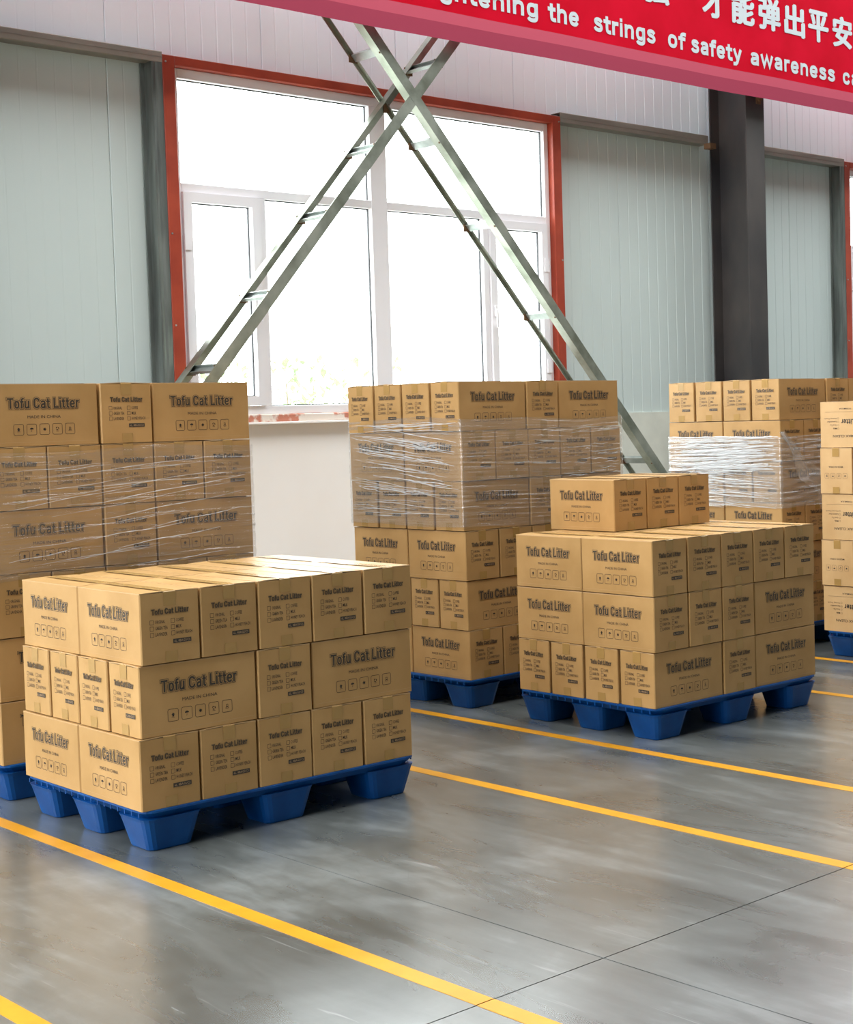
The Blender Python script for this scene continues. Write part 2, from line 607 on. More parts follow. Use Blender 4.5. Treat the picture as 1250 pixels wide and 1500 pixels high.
X_ = .735
GLYPH = {   # advance width, [(points, closed)]
    'T': (.50, [([(0, .915), (.50, .915)], 0), ([(.25, .915), (.25, 0)], 0)]),
    'o': (.45, [(_oval(.085, .365, .075, .66), 1)]),
    'f': (.28, [(_sm([(.12, 0), (.12, .45), (.12, .76), (.15, .88), (.24, .92), (.30, .91)]), 0), ([(0, .64), (.28, .64)], 0)]),
    'u': (.45, [(_sm([(.085, X_), (.085, .45), (.085, .22), (.13, .09), (.22, .075), (.31, .14), (.36, .28)]), 0), ([(.36, X_), (.36, 0)], 0)]),
    'C': (.54, [(_sm([(.455, .70), (.41, .85), (.28, .925), (.15, .86), (.09, .70), (.085, .5), (.09, .30), (.15, .14), (.28, .075), (.41, .15), (.455, .32)]), 0)]),
    'a': (.44, [(_sm([(.085, .55), (.12, .64), (.21, .67), (.31, .63), (.345, .53), (.345, .30), (.345, .0)]), 0), (_sm([(.345, .42), (.24, .40), (.12, .34), (.085, .20), (.13, .09), (.22, .075), (.31, .13), (.345, .24)]), 0)]),
    't': (.29, [(_sm([(.13, .93), (.13, .60), (.13, .25), (.15, .11), (.22, .07), (.29, .08)]), 0), ([(0, .65), (.28, .65)], 0)]),
    'L': (.44, [([(.085, 1), (.085, .085), (.44, .085)], 0)]),
    'i': (.17, [([(.085, 0), (.085, X_)], 0), ([(.085, .85), (.085, 1.0)], 0)]),
    'e': (.45, [([(.10, .37), (.36, .37)], 0), (_sm([(.365, .34), (.36, .52), (.30, .64), (.22, .665), (.13, .61), (.085, .46), (.085, .28), (.13, .12), (.22, .07), (.31, .10), (.36, .20)]), 0)]),
    'r': (.30, [([(.085, 0), (.085, X_)], 0), (_sm([(.085, .42), (.11, .57), (.18, .65), (.29, .655)]), 0)]),
    's': (.41, [(_sm([(.335, .55), (.29, .64), (.20, .67), (.11, .63), (.09, .53), (.14, .44), (.22, .40), (.31, .33), (.335, .21), (.29, .10), (.20, .07), (.10, .11), (.065, .20)]), 0)]),
    'g': (.45, [(_oval(.085, .35, .10, .66), 1), (_sm([(.365, X_), (.365, .35), (.365, -.02), (.32, -.14), (.22, -.175), (.12, -.14), (.085, -.07)]), 0)]),
    'h': (.45, [([(.085, 0), (.085, 1)], 0), (_sm([(.085, .42), (.12, .58), (.22, .665), (.32, .62), (.36, .48), (.36, .25), (.36, 0)]), 0)]),
    'n': (.45, [([(.085, 0), (.085, X_)], 0), (_sm([(.085, .42), (.12, .58), (.22, .665), (.32, .62), (.36, .48), (.36, .25), (.36, 0)]), 0)]),
    'y': (.43, [([(.06, X_), (.225, .06)], 0), ([(.375, X_), (.20, -.08), (.14, -.17), (.03, -.18)], 0)]),
    'w': (.60, [([(.05, X_), (.175, .06), (.30, .66), (.425, .06), (.55, X_)], 0)]),
    'c': (.43, [(_sm([(.355, .50), (.31, .63), (.22, .665), (.12, .60), (.085, .46), (.085, .28), (.12, .13), (.22, .07), (.31, .11), (.355, .24)]), 0)]),
    'b': (.45, [([(.085, 0), (.085, 1)], 0), (_oval(.10, .365, .075, .66), 1)]),
    'l': (.17, [([(.085, 0), (.085, 1)], 0)]),
    'O': (.58, [(_oval(.085, .49, .075, .925), 1)]),
    ' ': (.20, []),
}


def stroke(bm, pts, closed, r, tx, y, mi):
    pts = [tx(p) for p in pts]
    n = len(pts)
    P = [Vector(p) for p in pts]
    if not closed:
        P[0] = P[0] + (P[0] - P[1]).normalized() * stroke.ext
        P[-1] = P[-1] + (P[-1] - P[-2]).normalized() * stroke.ext
    A_, B_ = [], []
    for i in range(n):
        a = P[i] - P[i - 1] if (i > 0 or closed) else P[1] - P[0]
        b = P[(i + 1) % n] - P[i] if (i < n - 1 or closed) else a
        a, b = a.normalized(), b.normalized()
        na, nb = Vector((-a.y, a.x)), Vector((-b.y, b.x))
        m = (na + nb)
        if m.length < .2: m = na
        m.normalize()
        d = r / max(.5, m.dot(na))
        A_.append(bm.verts.new((P[i].x + m.x * d, y, P[i].y + m.y * d)))
        B_.append(bm.verts.new((P[i].x - m.x * d, y, P[i].y - m.y * d)))
    for i in range(n if closed else n - 1):
        j = (i + 1) % n
        f = bm.faces.new((A_[i], B_[i], B_[j], A_[j]))
        f.normal_update()
        if f.normal.y > 0:
            f.normal_flip()
        f.material_index = mi


stroke.ext = 0


def put_bold(bm, s, x0, x1, z0, z1, layers, gap=.035):
    """fit s between x0..x1 with caps from z0 to z1; layers: (half width as share of cap height, depth, material)"""
    adv = sum(GLYPH[c][0] + gap for c in s) - gap
    sx, sz = (x1 - x0) / adv, (z1 - z0)
    for hw, y, mi in layers:
        x = 0
        dy = 0
        for c in s:
            w, st = GLYPH[c]
            for pts, cl in st:
                stroke.ext = max(0, hw - .085) * sz
                stroke(bm, pts, cl, hw * sz, lambda p: (x0 + (x + p[0]) * sx, z0 + p[1] * sz), y - dy, mi)
                dy += .0000008
            x += w + gap


E0, E1, E2 = -.0004, -.0007, -.0010     # print layers stand a hair off the board


def side_print_mesh(l, h):
    """long side: title, MADE IN CHINA and five handling marks; origin bottom centre, facing -Y"""
    bm = bmesh.new()
    T = 'Tofu Cat Litter'
    x0, x1, z0, z1 = -.325 * l, .325 * l, .605 * h, .775 * h
    put_bold(bm, T, x0, x1, z0, z1, [(.175, E0, 0), (.135, E1, 1), (.080, E2, 0)])
    put_text(bm, 'MADE IN CHINA', -.15 * l, .15 * l, .445 * h, .492 * h, 2, E0, .0)
    s = .0170
    for k, kind in enumerate(('up', 'umbrella', 'sun', 'recycle', 'bin')):
        cx = (-2 + k) * .116 * l
        ring(bm, cx, .265 * h, .0215, .0225, .0017, E0, 2)
        icon(bm, kind, cx, .265 * h, s * .78, E0, 0)
    quad(bm, -.48 * l, .48 * l, .060 * h, .064 * h, E0, 3)      # score line along the bottom flap
    return mesh_from('side_print', bm, [INK, CARD, INK_SOFT, CARD_EDGE])


def end_print_mesh(s, h):
    bm = bmesh.new()
    T = 'Tofu Cat Litter'
    x0, x1, z0, z1 = -.315 * s, .315 * s, .690 * h, .765 * h
    put_bold(bm, T, x0, x1, z0, z1, [(.165, E0, 2), (.125, E1, 1), (.085, E2, 0)])
    rows = (('ORIGINAL', 'COFFEE'), ('GREEN TEA', 'MILK'), ('LAVENDER', 'HONEY PEACH'))
    wid = {'ORIGINAL': .17, 'COFFEE': .13, 'GREEN TEA': .21, 'MILK': .09, 'LAVENDER': .20, 'HONEY PEACH': .27}
    for r, row in enumerate(rows):
        zc = (.585 - .088 * r) * h
        for c, w in enumerate(row):
            bx = (-.345 + .355 * c) * s
            ring(bm, bx + .030 * s, zc, .0075, .0080, .0013, E0, 2, .001)
            put_text(bm, w, bx + .085 * s, bx + (.085 + wid[w]) * s, zc - .006, zc + .006, 2, E0, .006, res=1)
    quad(bm, .035 * s, .345 * s, .262 * h, .322 * h, E0, 0)
    put_text(bm, '6L. 8BAGS/CS', .055 * s, .325 * s, .275 * h, .309 * h, 3, E1, .01, res=1)
    return mesh_from('end_print', bm, [INK, CARD, INK_SOFT, LABEL_TXT])


def max_side_mesh(l, h):
    """the other product's long side, shown upside down in the stack; built upright"""
    bm = bmesh.new()
    put_bold(bm, 'Tofu Cat Litter', -.40 * l, .17 * l, .385 * h, .495 * h, [(.09, E0, 0)])
    put_text(bm, 'MAX CLEAN', -.02 * l, .30 * l, .725 * h, .780 * h, 0, E0, .004)
    for k, (w, wd_) in enumerate((('Honey Peach', .19), ('Lavender', .15), ('Green Tea', .10), ('Milk', .06))):
        zc = (.365 + .074 * k) * h
        ring(bm, .215 * l, zc, .006, .006, .0010, E0, 2, .006)
        put_text(bm, w, .24 * l, (.24 + wd_) * l, zc - .005, zc + .005, 2, E0, .004, res=1)
    quad(bm, -.42 * l, .42 * l, .222 * h, .226 * h, E0, 2)
    put_text(bm, 'FORMULA', .02 * l, .20 * l, .140 * h, .172 * h, 2, E0, .004)
    return mesh_from('side_print', bm, [INK, CARD, INK_SOFT])


def max_end_mesh(s, h):
    bm = bmesh.new()
    put_text(bm, 'MADE IN CHINA', -.22 * s, .22 * s, .395 * h, .430 * h, 2, E0, .004)
    for k, kind in enumerate(('sun', 'recycle', 'umbrella', 'up')):
        cx = (-1.5 + k) * .19 * s
        ring(bm, cx, .61 * h, .0150, .0165, .0009, E0, 2)
        icon(bm, kind, cx, .61 * h, .011, E0, 0)
    return mesh_from('end_print', bm, [INK, CARD, INK_SOFT])


# ---- carton
def carton_body_mesh(l, s, h, m, seed):
    """closed carton: four walls with slight belly, rounded corners, long-edge inset under the flaps"""
    rnd = random.Random(seed)
    bm = bmesh.new()
    nx, nz = 8, 5
    rc = .004
    b1, b2 = rnd.uniform(.0004, .0014), rnd.uniform(.0004, .0014)
    # ring of points around the footprint
    pts = []
    def add(x, y, wx, wy): pts.append((x, y, wx, wy))
    for i in range(nx + 1):
        t = i / nx
        add(-l / 2 + rc + t * (l - 2 * rc), -s / 2, 0, -math.sin(math.pi * t))
    for i in range(nx + 1):
        t = i / nx
        add(l / 2, -s / 2 + rc + t * (s - 2 * rc), math.sin(math.pi * t), 0)
    for i in range(nx + 1):
        t = i / nx
        add(l / 2 - rc - t * (l - 2 * rc), s / 2, 0, math.sin(math.pi * t))
    for i in range(nx + 1):
        t = i / nx
        add(-l / 2, s / 2 - rc - t * (s - 2 * rc), -math.sin(math.pi * t), 0)
    rows = []
    top = h - .003
    for j in range(nz + 1):
        tz = j / nz
        g = math.sin(math.pi * tz)
        rows.append([bm.verts.new((x + wx * b1 * g, y + wy * b2 * g, tz * top)) for x, y, wx, wy in pts])
    n = len(pts)
    for j in range(nz):
        for i in range(n):
            bm.faces.new((rows[j][i], rows[j][(i + 1) % n], rows[j + 1][(i + 1) % n], rows[j + 1][i]))
    bm.faces.new(rows[0][::-1])
    bm.faces.new(rows[-1])
    return mesh_from('carton', bm, m)


def flap_mesh(l, s, m, side, seed):
    """one of the two long top flaps, meeting at the taped centre seam, outer ends slightly sprung"""
    rnd = random.Random(seed)
    bm = bmesh.new()
    nx, ny = 10, 3
    t = .003
    g = .0012
    amp = rnd.uniform(.0004, .0018)
    ph = rnd.uniform(0, 6)
    ends = rnd.uniform(.0012, .0034)
    gr = []
    for lay in (0, 1):
        grid = []
        for i in range(nx + 1):
            row = []
            for j in range(ny + 1):
                u, v = i / nx, j / ny
                x = (u - .5) * (l - .001)
                y = side * (g + v * (s / 2 - g - .0005))
                z = (0 if lay == 0 else t) + lay * (amp * .25 * (1 - v) * (1 + math.sin(u * 5 + ph))) + ends * abs(2 * u - 1) ** 5 * math.cos(v * math.pi / 2)
                row.append(bm.verts.new((x, y, z)))
            grid.append(row)
        gr.append(grid)
    for i in range(nx):
        for j in range(ny):
            bm.faces.new((gr[1][i][j], gr[1][i + 1][j], gr[1][i + 1][j + 1], gr[1][i][j + 1]))
            bm.faces.new((gr[0][i][j], gr[0][i][j + 1], gr[0][i + 1][j + 1], gr[0][i + 1][j]))
    for i in range(nx):
        for j in (0, ny):
            bm.faces.new((gr[0][i][j], gr[0][i + 1][j], gr[1][i + 1][j], gr[1][i][j])).material_index = 1
    for j in range(ny):
        for i in (0, nx):
            bm.faces.new((gr[0][i][j], gr[0][i][j + 1], gr[1][i][j + 1], gr[1][i][j])).material_index = 1
    bmesh.ops.recalc_face_normals(bm, faces=bm.faces[:])
    return mesh_from('flap', bm, [m, CARD_EDGE])


def tape_mesh(l, s, h):
    """tape along the top seam turned down over both ends, and the bottom tape turned up"""
    bm = bmesh.new()
    w = .024
    e = .0018
    d = .050
    def strip(pts):
        va = [bm.verts.new((x, -w, z)) for x, z in pts]
        vb = [bm.verts.new((x, w, z)) for x, z in pts]
        for i in range(len(pts) - 1):
            bm.faces.new((va[i], va[i + 1], vb[i + 1], vb[i]))
    L = l / 2 + .0018
    zt = h + .0034
    strip([(-L, h - d), (-L, h - .001), (-L + .004, zt - .002)] + [(-L + .02 + k * (2 * L - .04) / 6, zt) for k in range(7)] + [(L - .004, zt - .002), (L, h - .001), (L, h - d)])
    for sg in (-1, 1):
        strip([(sg * L, .001), (sg * L, .040)])
    bmesh.ops.recalc_face_normals(bm, faces=bm.faces[:])
    return mesh_from('tape', bm, TAPE)


class Kit:
    def __init__(self, l, s, h, m, sp, ep, seed):
        self.l, self.s, self.h = l, s, h
        self.body = [carton_body_mesh(l, s, h, m, seed + i) for i in range(3)]
        self.flaps = [(flap_mesh(l, s, m, 1, seed + 10 + i), flap_mesh(l, s, m, -1, seed + 20 + i)) for i in range(4)]
        self.tape = tape_mesh(l, s, h)
        self.side = sp(l, s, h)
        self.end = ep(l, s, h)
        for me in self.body:
            pass


H = .2490
HB = .25344
KIT_P = Kit(.4480, .2330, H, CARD, lambda l, s, h: side_print_mesh(l, h), lambda l, s, h: end_print_mesh(s, h), 1)
KIT_Q = Kit(.4720, .2120, H, CARD, lambda l, s, h: side_print_mesh(l, h), lambda l, s, h: end_print_mesh(s, h), 100)
HF = .2700
HBF = .2740
KIT_F = Kit(.4600, .2280, HF, CARD_LIGHT, lambda l, s, h: max_side_mesh(l, h), lambda l, s, h: max_end_mesh(s, h), 200)


def carton(kit, loc, rz, faces, label, group, flipped=False):
    """faces: which local sides carry visible print: subset of '-y', '+y', '-x', '+x'"""
    b = obj('carton', random.choice(kit.body), None, loc, (0, 0, rz))
    tag(b, label, 'carton', group)
    f1, f2 = random.choice(kit.flaps)
    for f in (f1, f2):
        obj('flap', f, b, (0, 0, kit.h - .003))
    obj('tape', kit.tape, b)
    z0, rx = (kit.h, math.pi) if flipped else (0, 0)
    spec = {'-y': ('side_print', kit.side, (0, -kit.s / 2 - .0016, z0), 0), '+y': ('side_print', kit.side, (0, kit.s / 2 + .0016, z0), math.pi),
            '+x': ('end_print', kit.end, (kit.l / 2 + .0016, 0, z0), math.pi / 2), '-x': ('end_print', kit.end, (-kit.l / 2 - .0016, 0, z0), -math.pi / 2)}
    for f in faces:
        n, me, p, a = spec[f]
        # upside-down print: turn it half round about the face normal
        o = obj(n, me, b, p, (0, math.pi if flipped else 0, a))
        if flipped:
            o.rotation_mode = 'QUATERNION'
            o.rotation_quaternion = (Matrix.Rotation(a, 3, 'Z') @ Matrix.Rotation(math.pi, 3, 'Y')).to_quaternion()
    return b


W, WY = 1.2, .907
ORD = ['first', 'second', 'third', 'fourth', 'fifth']


def layer_cells(kind):
    """cells: (u centre, v centre, orientation P: long along y / Q: long along x)"""
    c = []
    p = W / 5
    if kind == 'P':
        for i in range(5):
            for j in range(2):
                c.append(((i + .5) * p, (j + .5) * WY / 2, 'P'))
    elif kind == 'Q':
        for j in range(4):
            c.append((.238, (j + .5) * WY / 4, 'Q'))
            c.append((W - .238, (j + .5) * WY / 4, 'Q'))
        for j in range(2):
            c.append((W / 2, (j + .5) * WY / 2, 'P'))
    elif kind == 'M':          # three upright columns, then a block of long sides
        for i in range(3):
            for j in range(2):
                c.append(((i + .5) * p, (j + .5) * WY / 2, 'P'))
        for j in range(4):
            c.append((W - .238, (j + .5) * WY / 4, 'Q'))
    return c


def words_for(stack, layer_word, cell, cells):
    u, v, o = cell
    umin = min(c[0] for c in cells)
    vmin = min(c[1] for c in cells)
    front_row = [c for c in cells if abs(c[1] - (WY / 4 if c[2] == 'P' else WY / 8)) < .02]
    left_col = sorted([c for c in cells if c[0] < .26 and (c[2] == 'Q' or c[0] < .15)], key=lambda c: -c[1])
    front = cell in front_row
    left = cell in left_col
    front_sorted = sorted(front_row, key=lambda c: c[0])
    if front and left:
        return f'brown litter carton at the near corner, {layer_word} of the {stack}'
    if front:
        k = front_sorted.index(cell)
        face = 'small end' if o == 'P' else 'long side'
        pos = 'last' if k == len(front_sorted) - 1 else ORD[k]
        return f'carton with {face} facing front, {pos} from near corner, {layer_word}, {stack}'
    if left:
        k = left_col.index(cell)
        face = 'long side' if o == 'P' else 'small end'
        pos = 'farthest back' if k == 0 else ORD[len(left_col) - 1 - k] + ' from near corner'
        return f'carton with {face} facing left, {pos}, {layer_word}, {stack}'
    if o == 'P' and v > WY / 2:
        k = min(range(len(front_sorted)), key=lambda i: abs(front_sorted[i][0] - u))
        return f'back row carton behind the {ORD[k]} front carton, {layer_word} of {stack}'
    return None


LAYW = {6: ['bottom layer', 'second layer', 'third layer', 'fourth layer', 'fifth layer', 'top layer'],
        3: ['bottom layer', 'middle layer', 'top layer'], 5: ['bottom layer', 'second layer', 'third layer', 'fourth layer', 'top layer'],
        4: ['bottom layer', 'second layer', 'third layer', 'top layer']}


def in_stack(X, Y, a, u, v):
    c, s = math.cos(a), math.sin(a)
    return X + c * u - s * v, Y + s * u + c * v


HP = .150


def build_stack(name, X, Y, a, kinds, nlay, shifts=None):
    for li, kind in enumerate(kinds):
        cells = layer_cells(kind)
        lw = LAYW[nlay][li]
        dx, dy = (shifts[li] if shifts else (0, 0))
        ja = R(random.uniform(-.25, .25))
        for cell in cells:
            u, v, o = cell
            uu_, vv_ = u + dx + random.uniform(-.0012, .0012), v + dy + random.uniform(-.0007, .0007)
            x, y = in_stack(X, Y, a, uu_, vv_)
            lab = words_for(name, lw, cell, cells)
            grp = f'litter cartons stacked in the {name}'
            if lab is None:
                if li >= len(kinds) - 1:
                    lab = f'carton showing only its taped lid behind the front row, {lw}, {name}'
                    grp = f'inner top cartons of the {name}'
                else:
                    lab = f'carton hidden inside the {lw} of the {name}'
                    grp = f'hidden cartons in the {lw} of the {name}'
            k = KIT_P if o == 'P' else KIT_Q
            faces = []
            # outer faces, in carton space
            if o == 'P':     # local x -> world y
                if v < WY / 2: faces.append('-x')
                else: faces.append('+x')
                if u < W / 5: faces.append('+y')
                if u > W * 4 / 5: faces.append('-y')
                rz = math.pi / 2
            else:
                if u < W / 2: faces.append('-x')
                else: faces.append('+x')
                if v < WY / 4: faces.append('-y')
                if v > WY * 3 / 4: faces.append('+y')
                rz = 0
            carton(k, (x, y, HP + li * HB + .0008), a + rz + ja + R(random.uniform(-.2, .2)), faces, lab, grp)


# ---- pallet
def foot_mesh():
    bm = bmesh.new()
    def ringpts(hx, hy, rc, z):
        p = []
        for sx, sy, a0 in ((1, 1, 0), (-1, 1, 90), (-1, -1, 180), (1, -1, 270)):
            for k in range(4):
                an = R(a0 + k * 30)
                p.append((sx * (hx - rc) + rc * math.cos(an), sy * (hy - rc) + rc * math.sin(an), z))
        return p
    secs = [ringpts(.118, .105, .035, .118), ringpts(.112, .100, .033, .104), ringpts(.086, .078, .028, .004), ringpts(.082, .074, .026, 0.0)]
    rows = [[bm.verts.new(p) for p in s] for s in secs]
    n = len(rows[0])
    for a, b in zip(rows, rows[1:]):
        for i in range(n):
            bm.faces.new((a[i], b[i], b[(i + 1) % n], a[(i + 1) % n]))
    bm.faces.new(rows[-1][::-1])
    bm.faces.new(rows[0])
    bmesh.ops.recalc_face_normals(bm, faces=bm.faces[:])
    return mesh_from('foot', bm, BLUE)


def deck_mesh():
    """tray-like deck with a rolled rim, side ribs and drain slots between the feet"""
    bm = bmesh.new()
    hx, hy, rc = .601, .455, .05
    def ringpts(dx, z):
        p = []
        for sx, sy, a0 in ((1, 1, 0), (-1, 1, 90), (-1, -1, 180), (1, -1, 270)):
            for k in range(5):
                an = R(a0 + k * 22.5)
                p.append((sx * (hx + dx - rc) + rc * math.cos(an), sy * (hy + dx - rc) + rc * math.sin(an), z))
        return p
    secs = [ringpts(-.045, .116), ringpts(-.022, .116), ringpts(.0, .138), ringpts(.003, .141), ringpts(.003, .1485), ringpts(-.004, .1495)]
    rows = [[bm.verts.new(p) for p in s] for s in secs]
    n = len(rows[0])
    for a, b in zip(rows, rows[1:]):
        for i in range(n):
            bm.faces.new((a[i], a[(i + 1) % n], b[(i + 1) % n], b[i]))
    bm.faces.new(rows[0][::-1])
    bm.faces.new(rows[-1])
    for k in range(18):
        y = -.42 + k * .84 / 17
        for sx in (-1, 1):
            box(bm, sx * (hx + .002) - .003, sx * (hx + .002) - .001, y - .003, y + .003, .126, .141)
    return mesh_from('deck', bm, BLUE)


FOOT, DECK = foot_mesh(), deck_mesh()


def pallet(X, Y, a, label):
    x, y = in_stack(X, Y, a, W / 2, WY / 2)
    t = empty('pallet', (x, y, 0), a)
    tag(t, label, 'pallet', 'blue plastic pallets')
    obj('deck', DECK, t)
    for i in (-1, 0, 1):
        for j in (-1, 0, 1):
            obj('foot', FOOT, t, (i * .484, j * .350, 0))
    return t


# ================================================================ STRUCTURE
# floor: dark bed with separate concrete slabs, recessed saw-cut joints
fl = box_obj('floor', mat('joint_bed', (.10, .095, .085), .9), ROOM['x0'] - .2, ROOM['x1'], ROOM['y0'] - .2, 8.8, -.12, -.006)
tag(fl, kind='structure')
JX, JY = 3.022, 2.94
xs = [JX + 6 * k for k in range(-3, 6)]
ys = [JY + 6 * k for k in range(-3, 3)]
xs = [ROOM['x0'] - .2] + [x for x in xs if ROOM['x0'] < x < ROOM['x1']] + [ROOM['x1']]
ys = [ROOM['y0'] - .2] + [y for y in ys if ROOM['y0'] < y < 8.5] + [8.8]
jg = .0022
for i in range(len(xs) - 1):
    for j in range(len(ys) - 1):
        box_obj('floor_slab', FLOOR, xs[i] + jg, xs[i + 1] - jg, ys[j] + jg, ys[j + 1] - jg, -.08, 0, fl)
for x in (1.735, 2.588, 4.172, 5.032, 6.675, 7.60, 9.25):
    o = box_obj('painted_line', YELLOW, x - .030, x + .030, -6, JY - jg, 0.0002, .0012, fl)
    o = box_obj('painted_line', YELLOW, x - .030, x + .030, JY + jg, 8.45, 0.0002, .0012, fl)

# back wall
wb = empty('wall_back', (0, 8.6, 0))
tag(wb, kind='structure')
YW = 8.6
wins = [(WX0 + k * WIN_P, WX1 + k * WIN_P) for k in range(-2, 4)]
# low wall: bounce light painted as pale plaster under the windows, bare concrete elsewhere (each its own panel)
edges = [ROOM['x0']]
segs = []
cur = ROOM['x0']
for a_, b_ in wins:
    if b_ + .35 < ROOM['x0']:
        continue
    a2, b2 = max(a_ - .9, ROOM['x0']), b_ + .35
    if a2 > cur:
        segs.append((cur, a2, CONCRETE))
    segs.append((a2, b2, PLASTER_LIT))
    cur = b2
segs.append((cur, ROOM['x1'], CONCRETE))
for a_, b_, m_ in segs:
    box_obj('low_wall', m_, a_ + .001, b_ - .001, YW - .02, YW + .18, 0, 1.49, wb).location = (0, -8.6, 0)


def panel_mesh(x0, x1, z0, z1, m):
    """vertically grooved sandwich panel; grooves are real recesses"""
    bm = bmesh.new()
    prof = [(x0 + .0015, .08), (x0 + .0015, .004), (x0 + .006, 0)]
    n0 = math.ceil((x0 + .02 - PX) / GP)
    x = PX + n0 * GP
    while x < x1 - .02:
        if x > x0 + .02:
            gd = .0010 if x < 5 else .0026
            prof += [(x - .007, 0), (x - .003, gd), (x + .003, gd), (x + .007, 0)]
        x += GP
    prof += [(x1 - .006, 0), (x1 - .0015, .004), (x1 - .0015, .08)]
    prism(bm, prof, (0, 0, z0), (0, 0, z1), (1, 0, 0), (0, 1, 0))
    return mesh_from('wall_panel', bm, m)


PX, PP = 4.782 - 1.114 * 13, 1.114
GP = PP / 10
Z_SPLIT = 3.735
x = PX
while x < ROOM['x1']:
    a_, b_ = x, x + PP
    if b_ > ROOM['x0']:
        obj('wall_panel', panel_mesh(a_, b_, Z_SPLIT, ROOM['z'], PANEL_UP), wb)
        parts = [(a_, b_)]
        for wa, wb_ in wins:
            new = []
            for p, q in parts:
                if q <= wa or p >= wb_:
                    new.append((p, q))
                else:
                    if p < wa: new.append((p, wa))
                    if q > wb_: new.append((wb_, q))
            parts = new
        for p, q in parts:
            if q - p > .03:
                obj('wall_panel', panel_mesh(p, q, 1.49, Z_SPLIT, PANEL_LOW), wb)
        for wa, wb_ in wins:   # narrow infill between window head and the upper run
            p, q = max(a_, wa), min(b_, wb_)
            if q - p > .02:
                obj('wall_panel', panel_mesh(p, q, WZ1, Z_SPLIT, PANEL_LOW), wb)
    x += PP

# other walls and roof of the hall
def wall_with_holes_x(name, y0, y1, holes, m):
    """wall running along x with rectangular openings"""
    bm = bmesh.new()
    cur = ROOM['x0']
    for a_, b_, z0, z1 in holes:
        if b_ < ROOM['x0'] + .1 or a_ < ROOM['x0']:
            continue
        box(bm, cur, a_, y0, y1, 0, ROOM['z'])
        box(bm, a_, b_, y0, y1, 0, z0)
        box(bm, a_, b_, y0, y1, z1, ROOM['z'])
        cur = b_
    box(bm, cur, ROOM['x1'], y0, y1, 0, ROOM['z'])
    return tag(obj(name, mesh_from(name, bm, m)), kind='structure')


wall_with_holes_x('wall_front', ROOM['y0'] - .2, ROOM['y0'], [], WALL_IN)
bm = bmesh.new()
box(bm, ROOM['x0'] - .2, ROOM['x0'], ROOM['y0'] - .2, GATE[0], 0, ROOM['z'])
box(bm, ROOM['x0'] - .2, ROOM['x0'], GATE[1], 8.58, 0, ROOM['z'])
box(bm, ROOM['x0'] - .2, ROOM['x0'], GATE[0], GATE[1], GATE[2], ROOM['z'])
tag(obj('wall_left', mesh_from('wall_left', bm, WALL_IN)), kind='structure')
tag(box_obj('wall_right', WALL_IN, ROOM['x1'], ROOM['x1'] + .2, ROOM['y0'] - .2, 8.8, 0, ROOM['z']), kind='structure')
bm = bmesh.new()
cur = ROOM['x0'] - .2
for x, w in SKYL:
    box(bm, cur, x - w / 2, ROOM['y0'] - .2, 8.8, ROOM['z'], ROOM['z'] + .1)
    box(bm, x - w / 2, x + w / 2, ROOM['y0'] - .2, SKY_Y[0], ROOM['z'], ROOM['z'] + .1)
    box(bm, x - w / 2, x + w / 2, SKY_Y[1], 8.8, ROOM['z'], ROOM['z'] + .1)
    cur = x + w / 2
box(bm, cur, ROOM['x1'] + .2, ROOM['y0'] - .2, 8.8, ROOM['z'], ROOM['z'] + .1)
tag(obj('ceiling', mesh_from('ceiling', bm, CEIL)), kind='structure')
bm = bmesh.new()
box(bm, -60, 90, 8.85, 90, -.16, -.06)
box(bm, -60, 90, -60, ROOM['y0'] - .25, -.16, -.06)
box(bm, -60, ROOM['x0'] - .25, ROOM['y0'] - .25, 8.85, -.16, -.06)
tag(obj('ground', mesh_from('ground', bm, GROUND)), kind='structure')


